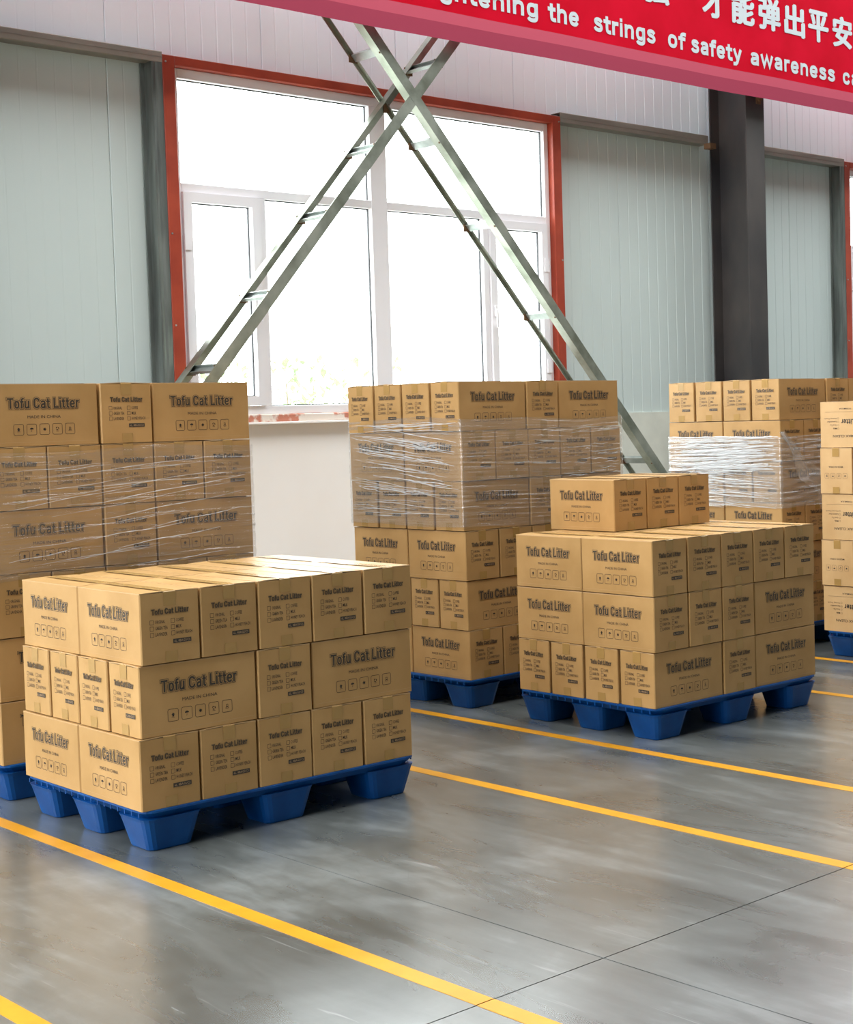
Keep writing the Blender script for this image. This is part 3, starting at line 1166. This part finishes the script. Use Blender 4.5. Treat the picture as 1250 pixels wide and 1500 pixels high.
# ---- windows
def window(n, dx, detailed=True):
    w = empty(f'window_{n}', (dx, 0, 0))
    tag(w, kind='structure')
    # red steel surround (channel): four members standing proud of the wall
    o = lambda nm, m_, *a_, **k_: box_obj(nm, m_, *a_, parent=w, **k_)
    o('steel_frame', RED, 5.103, 5.189, 8.50, 8.62, 1.50, 3.742, bevel=.003)
    o('steel_frame', RED, 8.424, 8.510, 8.50, 8.62, 1.50, 3.742, bevel=.003)
    o('steel_frame', RED, 5.189, 8.424, 8.50, 8.62, 3.684, 3.742, bevel=.003)
    o('steel_frame', MORTAR, 5.189, 8.424, 8.535, 8.62, 1.492, 1.545, bevel=.006)
    o('sill_ledge', PLASTER_LIT, 5.10, 8.52, 8.515, 8.60, 1.478, 1.494, bevel=.003)
    y0, y1 = 8.555, 8.62
    L, Rr, B, T = 5.189, 8.424, 1.545, 3.684
    fr = UPVC
    t = .062
    o('outer_frame', fr, L, L + .045, y0, y1, B, T, bevel=.003)
    o('outer_frame', fr, Rr - .045, Rr, y0, y1, B, T, bevel=.003)
    o('outer_frame', fr, L + .045, Rr - .045, y0, y1, T - .06, T, bevel=.003)
    o('outer_frame', fr, L + .045, Rr - .045, y0, y1, B, B + .055, bevel=.003)
    MX0, MX1 = 6.715, 6.855
    o('mullion', fr, MX0, MX1, y0 - .004, y1, B + .055, T - .06, bevel=.003)
    TZ0, TZ1 = 2.930, 2.985
    o('transom', fr, L + .045, MX0, y0, y1, TZ0, TZ1, bevel=.003)
    o('transom', fr, MX1, Rr - .045, y0, y1, TZ0, TZ1, bevel=.003)
    # inner posts that separate the casements from the fixed panes
    S1, S2 = 5.800, 7.735
    o('post', fr, S1, S1 + .052, y0, y1, B + .055, TZ0, bevel=.003)
    o('post', fr, S2, S2 + .052, y0, y1, B + .055, TZ0, bevel=.003)

    def pane(x0, x1, z0, z1, y=8.595):
        g = o('pane', GLASS, x0 + .004, x1 - .004, y, y + .004, z0 + .004, z1 - .004)
        bm_ = bmesh.new()
        q = .006
        box(bm_, x0, x1, y - .004, y + .008, z1 - q, z1)
        box(bm_, x0, x1, y - .004, y + .008, z0, z0 + q)
        box(bm_, x0, x0 + q, y - .004, y + .008, z0 + q, z1 - q)
        box(bm_, x1 - q, x1, y - .004, y + .008, z0 + q, z1 - q)
        obj('gasket', mesh_from('gasket', bm_, GASKET), w)
    pane(L + .045, MX0, TZ1, T - .06)
    pane(MX1, Rr - .045, TZ1, T - .06)
    pane(S1 + .052, MX0, B + .055, TZ0)
    pane(MX1, S2, B + .055, TZ0)
    for a_, b_, hs in ((L + .045, S1, 1), (S2 + .052, Rr - .045, -1)):
        sash = empty('casement', (0, 0, 0), parent=w)
        z0, z1 = B + .055, TZ0
        k = .062
        bm_ = bmesh.new()
        box(bm_, a_ + .002, a_ + k, y0 - .018, y1 - .01, z0 + .002, z1 - .002)
        box(bm_, b_ - k, b_ - .002, y0 - .018, y1 - .01, z0 + .002, z1 - .002)
        box(bm_, a_ + k, b_ - k, y0 - .018, y1 - .01, z0 + .002, z0 + k)
        box(bm_, a_ + k, b_ - k, y0 - .018, y1 - .01, z1 - k, z1 - .002)
        obj('sash_frame', mesh_from('sash_frame', bm_, UPVC), sash)
        g = box_obj('pane', GLASS, a_ + k + .004, b_ - k - .004, 8.586, 8.590, z0 + k, z1 - k, sash)
        bm_ = bmesh.new()
        q = .006
        xa, xb, za, zb, y = a_ + k, b_ - k, z0 + k, z1 - k, 8.586
        box(bm_, xa, xb, y - .004, y + .008, zb - q, zb)
        box(bm_, xa, xb, y - .004, y + .008, za, za + q)
        box(bm_, xa, xa + q, y - .004, y + .008, za + q, zb - q)
        box(bm_, xb - q, xb, y - .004, y + .008, za + q, zb - q)
        obj('gasket', mesh_from('gasket', bm_, GASKET), sash)
        bm_ = bmesh.new()
        hx = b_ - .034 if hs > 0 else a_ + .034
        box(bm_, hx - .012, hx + .012, y0 - .034, y0 - .018, 2.22, 2.30)
        box(bm_, hx - .009, hx + .009, y0 - .048, y0 - .034, 2.14, 2.27)
        bmesh.ops.bevel(bm_, geom=bm_.edges[:], offset=.003, segments=1, affect='EDGES')
        obj('window_handle', mesh_from('window_handle', bm_, UPVC), sash)
        bm_ = bmesh.new()
        hx = a_ + .02 if hs > 0 else b_ - .02
        for hz in (2.62, 1.86):
            box(bm_, hx - .022, hx + .022, y0 - .026, y0 - .017, hz - .05, hz + .05)
        obj('hinge', mesh_from('hinge', bm_, UPVC), sash)
    if detailed:
        bm_ = bmesh.new()
        for sx_ in (5.125, 8.49):
            for sz_ in (3.70, 2.66, 2.1, 1.7):
                bmesh.ops.create_cone(bm_, cap_ends=True, segments=8, radius1=.006, radius2=.006, depth=.008, matrix=Matrix.Translation((sx_, 8.498, sz_)) @ Matrix.Rotation(R(90), 4, 'X'))
        obj('screw', mesh_from('screw', bm_, GALV), w)
    # galvanised C stud on the window's left
    bm_ = bmesh.new()
    prism(bm_, [(5.028, 8.60), (5.028, 8.502), (5.038, 8.500), (5.055, 8.506), (5.070, 8.500), (5.100, 8.500), (5.100, 8.515), (5.086, 8.515), (5.086, 8.505), (5.072, 8.508), (5.055, 8.513), (5.036, 8.508), (5.034, 8.60)],
          (0, 0, 1.49), (0, 0, 3.690), (1, 0, 0), (0, 1, 0))
    box(bm_, 5.004, 5.030, 8.588, 8.60, 1.49, 3.69)
    obj('stud', mesh_from('stud', bm_, STUD), w)
    return w


window(1, 0)
window(2, WIN_P)
window(3, -WIN_P)
window(4, 2 * WIN_P)

# ---- horizontal girts (C purlins) and columns
def girt(n, x0, x1, z0, z1):
    bm_ = bmesh.new()
    prism(bm_, [(8.60, 0), (8.502, 0), (8.500, .004), (8.500, z1 - z0 - .004), (8.502, z1 - z0), (8.60, z1 - z0), (8.60, z1 - z0 - .004), (8.506, z1 - z0 - .004), (8.506, .004), (8.60, .004)],
          (x0, 0, z0), (x1, 0, z0), (0, 1, 0), (0, 0, 1))
    box(bm_, x0, x1, 8.4985, 8.500, z0 + .034, z0 + .038)
    t = obj(f'trim_{n}', mesh_from(f'trim_{n}', bm_, noisy(mat('brown_grey_steel', (0, 0, 0), .45, .1), (.24, .22, .19), (.36, .335, .29), 5, (.3, 1, 1), 5, rough=(.3, .5))))
    tag(t, kind='structure')
    return t


girt(1, 3.25, 5.103, 3.690, 3.757)
girt(2, 8.510, 10.245, 3.700, 3.775)
girt(3, 10.485, 5.103 + WIN_P, 3.690, 3.765)
girt(4, -3.5, 3.01, 3.690, 3.757)


def column(x, label):
    c = empty('steel_column', (x, 8.3, 0))
    tag(c, label, 'column', 'steel columns along the wall')
    bm_ = bmesh.new()
    hw = .118
    box(bm_, -hw, hw, -.200, -.188, 0, 8.15)
    obj('flange', mesh_from('flange', bm_, STEEL_DARK), c)
    bm_ = bmesh.new()
    box(bm_, -hw, hw, .178, .190, 0, 8.15)
    obj('flange', mesh_from('flange', bm_, STEEL_DARK), c)
    bm_ = bmesh.new()
    box(bm_, -.005, .005, -.188, .178, 0, 8.15)
    obj('web', mesh_from('web', bm_, STEEL_DARK), c)
    bm_ = bmesh.new()
    box(bm_, -.16, .16, -.25, .24, 0.0, .022)
    obj('base_plate', mesh_from('base_plate', bm_, STEEL_DARK), c)
    return c


c1 = column(10.367, 'dark primer painted steel H column right of the large window')
c0 = column(3.13, 'dark primer painted steel H column left of the large window')
bm_ = bmesh.new()
bmesh.ops.create_cone(bm_, cap_ends=True, segments=6, radius1=.022, radius2=.022, depth=.03, matrix=Matrix.Translation((.045, -.215, 4.03)) @ Matrix.Rotation(R(90), 4, 'X'))
box(bm_, .015, .075, -.206, -.200, 3.99, 4.07)
obj('bolt', mesh_from('bolt', bm_, RUST), c1)
bm_ = bmesh.new()
box(bm_, -.19, -.118, .12, .19, 3.655, 3.70)
obj('girt_cleat', mesh_from('girt_cleat', bm_, RUST), c1)


# ---- cross brace: two crossing latticed members, each of two angles joined by battens
def brace():
    t = empty('cross_brace', (6.76, 8.25, 3.62))
    tag(t, 'galvanised steel X-shaped lattice brace crossing in front of the large window', 'brace')
    yn, yf = 8.08, 8.42
    lines = [((3.62, 7.02), (9.95, .10)), ((9.55, 6.80), (3.65, .10))]
    th = .005
    leg = .063
    for k, ((xa, za), (xb, zb)) in enumerate(lines):
        d = Vector((xb - xa, 0, zb - za)).normalized()
        n = Vector((d.z, 0, -d.x))           # in-plane normal
        if n.z < 0:
            n = -n
        for y, sy in ((yn, 1), (yf, -1)):
            off = (.004 if k else 0) * sy
            bm_ = bmesh.new()
            lg = {(0, 1): .070, (0, -1): .030, (1, 1): .074, (1, -1): .070}[(k, sy)]
            prof = [(0, 0), (lg, 0), (lg, th), (th, th), (th, lg), (0, lg)]
            fl_ = {(0, 1): 1, (0, -1): -1, (1, 1): 1, (1, -1): -1}[(k, sy)]   # which edge carries the leg that runs into the depth
            pr = [(fl_ * (p - lg / 2), q) for p, q in prof]
            a0 = Vector((xa, y + off - 0.003 * sy * k, za))
            b0 = Vector((xb, y + off - 0.003 * sy * k, zb))
            prism(bm_, pr, a0, b0, n, (0, sy, 0))
            ch = obj('chord', mesh_from('chord', bm_, GALV_G), t, tuple(-Vector(t.location)))
    def on(k, x):
        (xa, za), (xb, zb) = lines[k]
        return za + (zb - za) * (x - xa) / (xb - xa)
    bats = [(0, x_) for x_ in (5.45, 5.97, 6.49, 6.975, 7.456, 8.02, 8.52, 9.02, 9.5)] + [(1, x_) for x_ in (8.3, 7.85, 7.4, 6.96, 6.42, 6.02, 5.56, 5.16, 4.65, 4.15)]
    for k, x_ in bats:
        (xa, za), (xb, zb) = lines[k]
        d = Vector((xb - xa, 0, zb - za)).normalized()
        n = Vector((d.z, 0, -d.x))
        if n.z < 0: n = -n
        c = Vector((x_, 0, on(k, x_)))
        bm_ = bmesh.new()
        pr = [(-.028, -.002), (.028, -.002), (.028, .022), (.024, .022), (.024, .003), (-.024, .003), (-.024, .022), (-.028, .022)]
        prism(bm_, pr, c + Vector((0, yn + .006, 0)), c + Vector((0, yf - .006, 0)), d, n)
        for yy in (yn + .006, yf - .014):     # weld stains
            box(bm_, c.x - .034, c.x + .034, yy, yy + .008, c.z - .026, c.z + .026, 1)
        obj('batten', mesh_from('batten', bm_, [GALV, RUST]), t, tuple(-Vector(t.location)))
    for y in (yn + .004, yf - .012):
        bm_ = bmesh.new()
        zc = on(0, 6.76)
        box(bm_, 6.735, 6.785, y, y + .008, zc - .03, zc + .03)
        obj('gusset', mesh_from('gusset', bm_, RUST), t, tuple(-Vector(t.location)))
    return t


brace()


# ---- banner
def banner():
    yb = 7.95
    t = empty('banner', (8.0, yb, 4.6))
    tag(t, 'long red safety slogan banner with white lettering and pink hem, hung high', 'banner')
    def zb(x): return 3.975 + (x - 5.2) * .0045
    x0, x1 = -2.0, 15.6
    def wave(x, z): return .007 * math.sin(x * 2.1 + .4) + .004 * math.sin(x * 5.3 + z * 2)
    def sheet(name, za, zbn, m, dy=0.0):
        bm_ = bmesh.new()
        n = 120
        rows = []
        for j in range(3):
            tt = j / 2
            rows.append([[bm_.verts.new((x0 + (x1 - x0) * i / n, yb + dy + s * .0012 + wave(x0 + (x1 - x0) * i / n, 0), zb(x0 + (x1 - x0) * i / n) + za + (zbn - za) * tt)) for i in range(n + 1)] for s in (0, 1)])
        for j in range(2):
            for i in range(n):
                bm_.faces.new((rows[j][0][i], rows[j][0][i + 1], rows[j + 1][0][i + 1], rows[j + 1][0][i]))
                bm_.faces.new((rows[j][1][i], rows[j + 1][1][i], rows[j + 1][1][i + 1], rows[j][1][i + 1]))
        for i in range(n):
            bm_.faces.new((rows[0][0][i], rows[0][1][i], rows[0][1][i + 1], rows[0][0][i + 1]))
            bm_.faces.new((rows[2][0][i], rows[2][0][i + 1], rows[2][1][i + 1], rows[2][1][i]))
        return obj(name, mesh_from(name, bm_, m), t, (-8.0, -yb, -4.6))
    sheet('cloth', .185, 1.02, BAN_RED)
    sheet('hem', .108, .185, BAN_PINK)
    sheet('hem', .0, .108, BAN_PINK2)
    # lettering: every word and every character is a piece of its own
    base = 4.250
    H_ = .126

    def place(bm_):
        for v in bm_.verts:
            v.co.z += (v.co.x - 8.3) * .0012
            v.co.y += yb - .0035 + wave(v.co.x, 0)
        obj('lettering', mesh_from('lettering', bm_, BAN_TXT), t, (-8.0, -yb, -4.6))
    for w, xa, xb in WORDS:
        bm_ = bmesh.new()
        put_bold(bm_, w, xa, xb, base, base + H_, [(.112, 0, 0)])
        place(bm_)
    xs_ = [8.875, 9.553, 9.905, 10.240, 10.575, 10.905, 11.245]
    for g_, xa in zip('弦才能弹出平安', xs_):
        bm_ = bmesh.new()
        for q, (dx_, dz_) in enumerate(((0, 0), (.014, 0), (-.014, 0), (0, .008), (0, -.008), (.011, .007), (-.011, -.007))):
            put_text(bm_, g_, xa + .014 + dx_, xa + .273 + dx_, 4.556 + dz_, 4.803 + dz_, 0, -.0001 * q, 0, res=3)
        place(bm_)


WORDS = [('tightening', 6.72, 7.765), ('the', 7.855, 8.165), ('strings', 8.315, 8.995), ('of', 9.125, 9.335), ('safety', 9.405, 10.025), ('awareness', 10.125, 11.275), ('can', 11.375, 11.75)]
banner()

# ================================================================ STACKS
A = (2.718318, 4.83771351, R(-0.62466787))
B = (5.2075896, 5.96444097, R(1.0723677))
C = (5.20914299, 4.69773377, R(-0.40522693))
D = (7.70275546, 5.87351143, R(-0.20564692))
E_ = (2.72985494, 5.95060741, R(-1.24456914))
pallet(*A, 'blue plastic pallet under the low carton stack at front left')
pallet(*B, 'blue plastic pallet under the tall centre carton stack')
pallet(*C, 'blue plastic pallet under the low carton stack on the right')
pallet(*D, 'blue plastic pallet under the tall carton stack at the right rear')
pallet(*E_, 'blue plastic pallet at the left edge under the tall wrapped stack')
build_stack('front left stack', *A, ['P', 'Q', 'P'], 3, [(-.010, 0), (0, 0), (.010, 0)])
build_stack('tall centre stack', *B, ['P', 'Q', 'P', 'Q', 'P', 'Q'], 6, [(.012, 0), (.009, 0), (.004, 0), (-.002, 0), (-.004, 0), (-.010, 0)])
build_stack('low right stack', *C, ['Q', 'M', 'P'], 4)
build_stack('tall right rear stack', *D, ['P', 'Q', 'P', 'Q', 'P', 'Q'], 6)
build_stack('tall left stack', *E_, ['Q', 'Q', 'P', 'Q', 'P', 'Q'], 6)
# partial fourth layer on the low right stack
for k in range(3):
    x, y = 5.532 + .115 + .238 * k, 5.225 + .224 - .002 * k
    lab = ['near carton of the three on top of the low right stack', 'middle carton of the three on top of the low right stack', 'far right carton of the three on top of the low right stack'][k]
    fc = ['-x', '+x'] + (['+y'] if k == 0 else []) + (['-y'] if k == 2 else [])
    carton(KIT_P, (x, y, HP + 3 * HB + .0012), C[2] + R(90 + random.uniform(-.3, .3)), fc, lab, 'litter cartons stacked in the low right stack')

# ---- stack F at the right edge, the other product, cartons standing upside down
FX, FY = 7.724, 5.597
t = empty('pallet', (FX + .60, FY - .47, 0), 0)
tag(t, 'blue plastic pallet at the right edge under the paler upside-down cartons', 'pallet', 'blue plastic pallets')
obj('deck', DECK, t)
for i in (-1, 0, 1):
    for j in (-1, 0, 1):
        obj('foot', FOOT, t, (i * .484, j * .350, 0))
RW = ['back', 'front']
FL = ['bottom', 'second', 'third', 'fourth', 'top']
for li in range(5):
    z = HP + li * HBF + .0008
    if li % 2 == 0:      # long sides face left
        for i in range(5):
            for j in range(2):
                x, y = FX + .116 + i * .242, FY - .232 - j * .468
                faces = (['+x'] if j == 0 else ['-x']) + (['+y'] if i == 0 else []) + (['-y'] if i == 4 else [])
                lab = f'pale carton, long upside-down printed side facing left, {FL[li]} layer at right edge' if (i == 0 and j == 0) else f'pale carton, {ORD[i]} from left in the {RW[j]} row, {FL[li]} layer at right edge'
                carton(KIT_F, (x + random.uniform(-.002, .002), y, z), R(90 + random.uniform(-.3, .3)), faces, lab, f'cartons in the {FL[li]} layer of the stack at right edge', True)
    else:                # small ends face left
        for j in range(4):
            for i in range(2):
                x, y = FX + .234 + i * .70, FY - .113 - j * .237
                faces = (['-x'] if i == 0 else ['+x']) + (['-y'] if j == 3 else []) + (['+y'] if j == 0 else [])
                lab = f'pale carton, taped small end facing left, {FL[li]} layer at right edge' if (i == 0 and j == 0) else f'pale carton, {ORD[j]} from the back in the {["left", "right"][i]} column, {FL[li]} layer at right edge'
                carton(KIT_F, (x - .008, y + random.uniform(-.002, .002), z), R(random.uniform(-.3, .3)), faces, lab, f'cartons in the {FL[li]} layer of the stack at right edge', True)
        for j in range(2):
            x, y = FX + .576, FY - .232 - j * .468
            carton(KIT_F, (x, y, z), R(90), ['+x'] if j == 0 else ['-x'], f'pale carton in the middle of the {RW[j]} row, {FL[li]} layer at right edge', f'cartons in the {FL[li]} layer of the stack at right edge', True)


# ---- stretch film
def wrap(name_label, S, z0, z1, m, amp=.004, seed=1, gap=.009, lower=None, upper=None):
    rnd = random.Random(seed)
    X, Y, a = S
    bm_ = bmesh.new()
    uvl = bm_.loops.layers.uv.new('UVMap')
    hx, hy, rc = W / 2 + gap, WY / 2 + gap, .02
    path = []
    def seg(p, q, n):
        for i in range(n):
            path.append((p[0] + (q[0] - p[0]) * i / n, p[1] + (q[1] - p[1]) * i / n))
    for sx, sy, a0 in ((1, 1, 0), (-1, 1, 90), (-1, -1, 180), (1, -1, 270)):
        for k in range(4):
            an = R(a0 + k * 30)
            path.append((sx * (hx - rc) + rc * math.cos(an), sy * (hy - rc) + rc * math.sin(an)))
    # densify straight runs
    full = []
    n = len(path)
    for i in range(n):
        p, q = Vector(path[i]), Vector(path[(i + 1) % n])
        L = (q - p).length
        k = max(1, int(L / .02))
        for j in range(k):
            full.append(p.lerp(q, j / k))
    n = len(full)
    nz = max(8, int((z1 - z0) / .008))
    rows = []
    ph = [rnd.uniform(0, 6.28) for _ in range(8)]
    fr = [rnd.uniform(60, 260) for _ in range(4)]
    s_acc = [0]
    for i in range(n):
        s_acc.append(s_acc[-1] + (full[(i + 1) % n] - full[i]).length)
    for j in range(nz + 1):
        v = j / nz
        row = []
        for i in range(n + 1):
            p = full[i % n]
            s = s_acc[i]
            zlo = z0 + .012 * math.sin(s * 2.3 + ph[0]) + .006 * math.sin(s * 7 + ph[1])
            zhi = z1 + .012 * math.sin(s * 1.9 + ph[2]) + .006 * math.sin(s * 8 + ph[3])
            z = zlo + (zhi - zlo) * v
            w_ = 0
            for k in range(4):
                w_ += math.sin((z + .03 * math.sin(s * (1.5 + k) + ph[k])) * fr[k] + ph[4 + k]) * (.25 + .75 * abs(math.sin(s * (2 + k) + ph[k])))
            w_ = amp * max(-.6, w_ * .4)
            c = p.normalized()
            d = Vector((c.x, c.y))
            # push straight out of the nearer face
            if abs(abs(p.x) - hx) < abs(abs(p.y) - hy): d = Vector((math.copysign(1, p.x), 0))
            else: d = Vector((0, math.copysign(1, p.y)))
            q = p + d * w_
            row.append(bm_.verts.new((q.x, q.y, z)))
        rows.append(row)
    for j in range(nz):
        for i in range(n):
            f = bm_.faces.new((rows[j][i], rows[j][i + 1], rows[j + 1][i + 1], rows[j + 1][i]))
            for lp, (ii, jj) in zip(f.loops, ((i, j), (i + 1, j), (i + 1, j + 1), (i, j + 1))):
                lp[uvl].uv = (s_acc[ii], z0 + (z1 - z0) * jj / nz)
    x, y = in_stack(X, Y, a, W / 2, WY / 2)
    o = obj('stretch_wrap', mesh_from('stretch_wrap', bm_, m, True), None, (x, y, 0), (0, 0, a))
    tag(o, name_label, 'plastic film')
    return o


def L_(k): return HP + k * HB


wrap('clear stretch film around the middle layers of the tall left stack', E_, L_(3) - .03, L_(5) - .03, FILM_E, .002, 3)
wrap('clear stretch film around the upper layers of the tall centre stack', B, L_(3) + .01, L_(5) + .06, FILM_B, .0025, 5)
wd_ = wrap('bright crinkled stretch film around the tall right rear stack', D, L_(3) - .04, L_(5) - .09, FILM_D, .004, 9)


def ridge_set(parent, hx, hy, specs, seed, m):
    """rope-like folds of bunched film lying on the wrapped faces"""
    rnd = random.Random(seed)
    bm_ = bmesh.new()
    for face, s0, s1, za, zb_, rad in specs:
        n = 26
        prev = None
        ph = rnd.uniform(0, 6)
        for i in range(n + 1):
            t_ = i / n
            s = s0 + (s1 - s0) * t_
            z = za + (zb_ - za) * t_ + .0025 * math.sin(t_ * 9 + ph)
            rr_ = rad * (.35 + .65 * math.sin(math.pi * min(max(t_, .02), .98))) * (1 + .4 * math.sin(t_ * 37 + ph))
            if face == 'y': c, nv = Vector((s, -hy - .003, z)), Vector((0, -1, 0))
            else: c, nv = Vector((-hx - .003, s, z)), Vector((-1, 0, 0))
            ring_ = [bm_.verts.new(c + Vector((0, 0, rr_)) ), bm_.verts.new(c + nv * rr_ * 1.1), bm_.verts.new(c - Vector((0, 0, rr_)))]
            if prev:
                for a_, b_ in ((0, 1), (1, 2)):
                    bm_.faces.new((prev[a_], prev[b_], ring_[b_], ring_[a_]))
            prev = ring_
    bmesh.ops.recalc_face_normals(bm_, faces=bm_.faces[:])
    return obj('film_fold', mesh_from('film_fold', bm_, m, True), parent)


def fold_mat():
    m = mat('bunched_film', (.85, .86, .88), .14, spec=1.0)
    b = m.node_tree.nodes['Principled BSDF']
    b.inputs['Alpha'].default_value = .62
    return m


FOLD = fold_mat()
rnd = random.Random(4)


def specs(face, lo, hi, z0, z1, n, r0_, r1_, slope=.0, lmin=.2, lmax=.8):
    out = []
    for _ in range(n):
        L = rnd.uniform(lmin, lmax) * (hi - lo)
        s = rnd.uniform(lo, hi - L)
        z = rnd.uniform(z0, z1)
        out.append((face, s, s + L, z, z + L * (slope + rnd.uniform(-.04, .04)), rnd.uniform(r0_, r1_)))
    return out


hx, hy = W / 2 + .011, WY / 2 + .011
wraps = {o['label'].split('tall ')[1].split(' stack')[0]: o for o in bpy.data.objects if o.name.startswith('stretch_wrap')}
ridge_set(wraps['left'], hx, hy, specs('y', -.6, .6, L_(3) - .02, L_(4) + .02, 16, .0007, .0017, .10) + specs('y', -.6, .55, L_(4), L_(5) - .1, 13, .0007, .0015, .06), 1, FOLD)
ridge_set(wraps['centre'], hx, hy, specs('x', -.44, .44, L_(4) - .10, L_(5) - .05, 44, .0010, .0028, .10) + specs('x', -.44, .44, L_(5) - .01, L_(5) + .05, 7, .0012, .003, .0)
          + specs('y', -.58, .58, L_(4) + .0, L_(5), 9, .0006, .0014, .02, .05, .3) + specs('y', .1, .6, L_(4) - .02, L_(4) + .14, 12, .0010, .0025, .02, .08, .3) + specs('x', -.44, .44, L_(3) + .08, L_(4) - .05, 14, .0006, .0015, .02), 2, FOLD)
ridge_set(wraps['right rear'], hx, hy, specs('x', -.45, .45, L_(4) - .05, L_(5) - .1, 85, .0014, .0050, -.02, .25, .95) + specs('x', -.45, .45, L_(3) - .05, L_(4) - .03, 26, .0010, .0030, .06, .25, .9)
          + specs('y', -.6, .3, L_(4), L_(5) - .1, 12, .0008, .0015, .0), 3, FOLD)


def tail(parent):
    """loose end of film peeling from the near corner and hanging down in front"""
    bm_ = bmesh.new()
    uvl = bm_.loops.layers.uv.new('UVMap')
    rnd2 = random.Random(11)
    nodes = [(-.615, -.475, 1.345, .012), (-.50, -.500, 1.20, .07), (-.40, -.525, 1.07, .13), (-.27, -.55, .97, .13), (-.24, -.55, .84, .09), (-.25, -.54, .70, .07), (-.23, -.52, .55, .05)]
    n = 60
    m_ = 8
    rows = []
    for i in range(n + 1):
        t_ = i / n * (len(nodes) - 1)
        k = min(int(t_), len(nodes) - 2)
        f = t_ - k
        f = f * f * (3 - 2 * f)
        p = [nodes[k][q] * (1 - f) + nodes[k + 1][q] * f for q in range(4)]
        row = []
        for j in range(m_ + 1):
            v = j / m_ - .5
            row.append(bm_.verts.new((p[0] + v * p[3] * 1.3, p[1] + .018 * math.sin(v * 9 + i * .35) + rnd2.uniform(-.006, .006), p[2] + v * p[3] * .35 + rnd2.uniform(-.005, .005))))
        rows.append(row)
    for i in range(n):
        for j in range(m_):
            f = bm_.faces.new((rows[i][j], rows[i][j + 1], rows[i + 1][j + 1], rows[i + 1][j]))
            for lp, (a_, b_) in zip(f.loops, ((i, j), (i, j + 1), (i + 1, j + 1), (i + 1, j))):
                lp[uvl].uv = (a_ * .015, b_ * .02)
    return obj('loose_tail', mesh_from('loose_tail', bm_, FILM_T, True), parent)


tail(wraps['right rear'])


# ---- shrubs outside the window (bleached by the daylight)
def shrub(x, y, h, w, n, seed, label):
    rnd2 = random.Random(seed)
    t = empty('shrub', (x, y, -.06))
    tag(t, label, 'shrub', 'shrubs outside the window')
    bm_ = bmesh.new()
    for k in range(5):
        a_ = rnd2.uniform(0, 6.28)
        tip = Vector((math.cos(a_) * w * .4, math.sin(a_) * w * .3, h * rnd2.uniform(.6, .95)))
        prism(bm_, [(-.006, -.006), (.006, -.006), (.006, .006), (-.006, .006)], (0, 0, 0), tip, (1, 0, 0), (0, 1, 0))
    obj('stem', mesh_from('stem', bm_, BARK), t)
    bm_ = bmesh.new()
    for _ in range(n):
        u = rnd2.random() ** .6
        a_ = rnd2.uniform(0, 6.28)
        z = h * (1 - abs(rnd2.gauss(0, .35)))
        if z < .3: z = rnd2.uniform(.3, h)
        c = Vector((math.cos(a_) * w * .5 * u, math.sin(a_) * w * .5 * u, z))
        q = Matrix.Rotation(rnd2.uniform(0, 6.28), 3, 'Z') @ Matrix.Rotation(rnd2.uniform(-1, 1), 3, 'X')
        L = rnd2.uniform(.05, .09)
        vs_ = [bm_.verts.new(c + q @ Vector(p)) for p in ((0, -L, 0), (L * .45, 0, .01), (0, L, 0), (-L * .45, 0, .01))]
        bm_.faces.new(vs_)
    tag(obj('foliage', mesh_from('foliage', bm_, LEAF), t), kind='stuff')


shrub(10.6, 15.0, 2.3, 2.4, 900, 1, 'leafy shrub outside behind the lower middle pane, washed out by daylight')
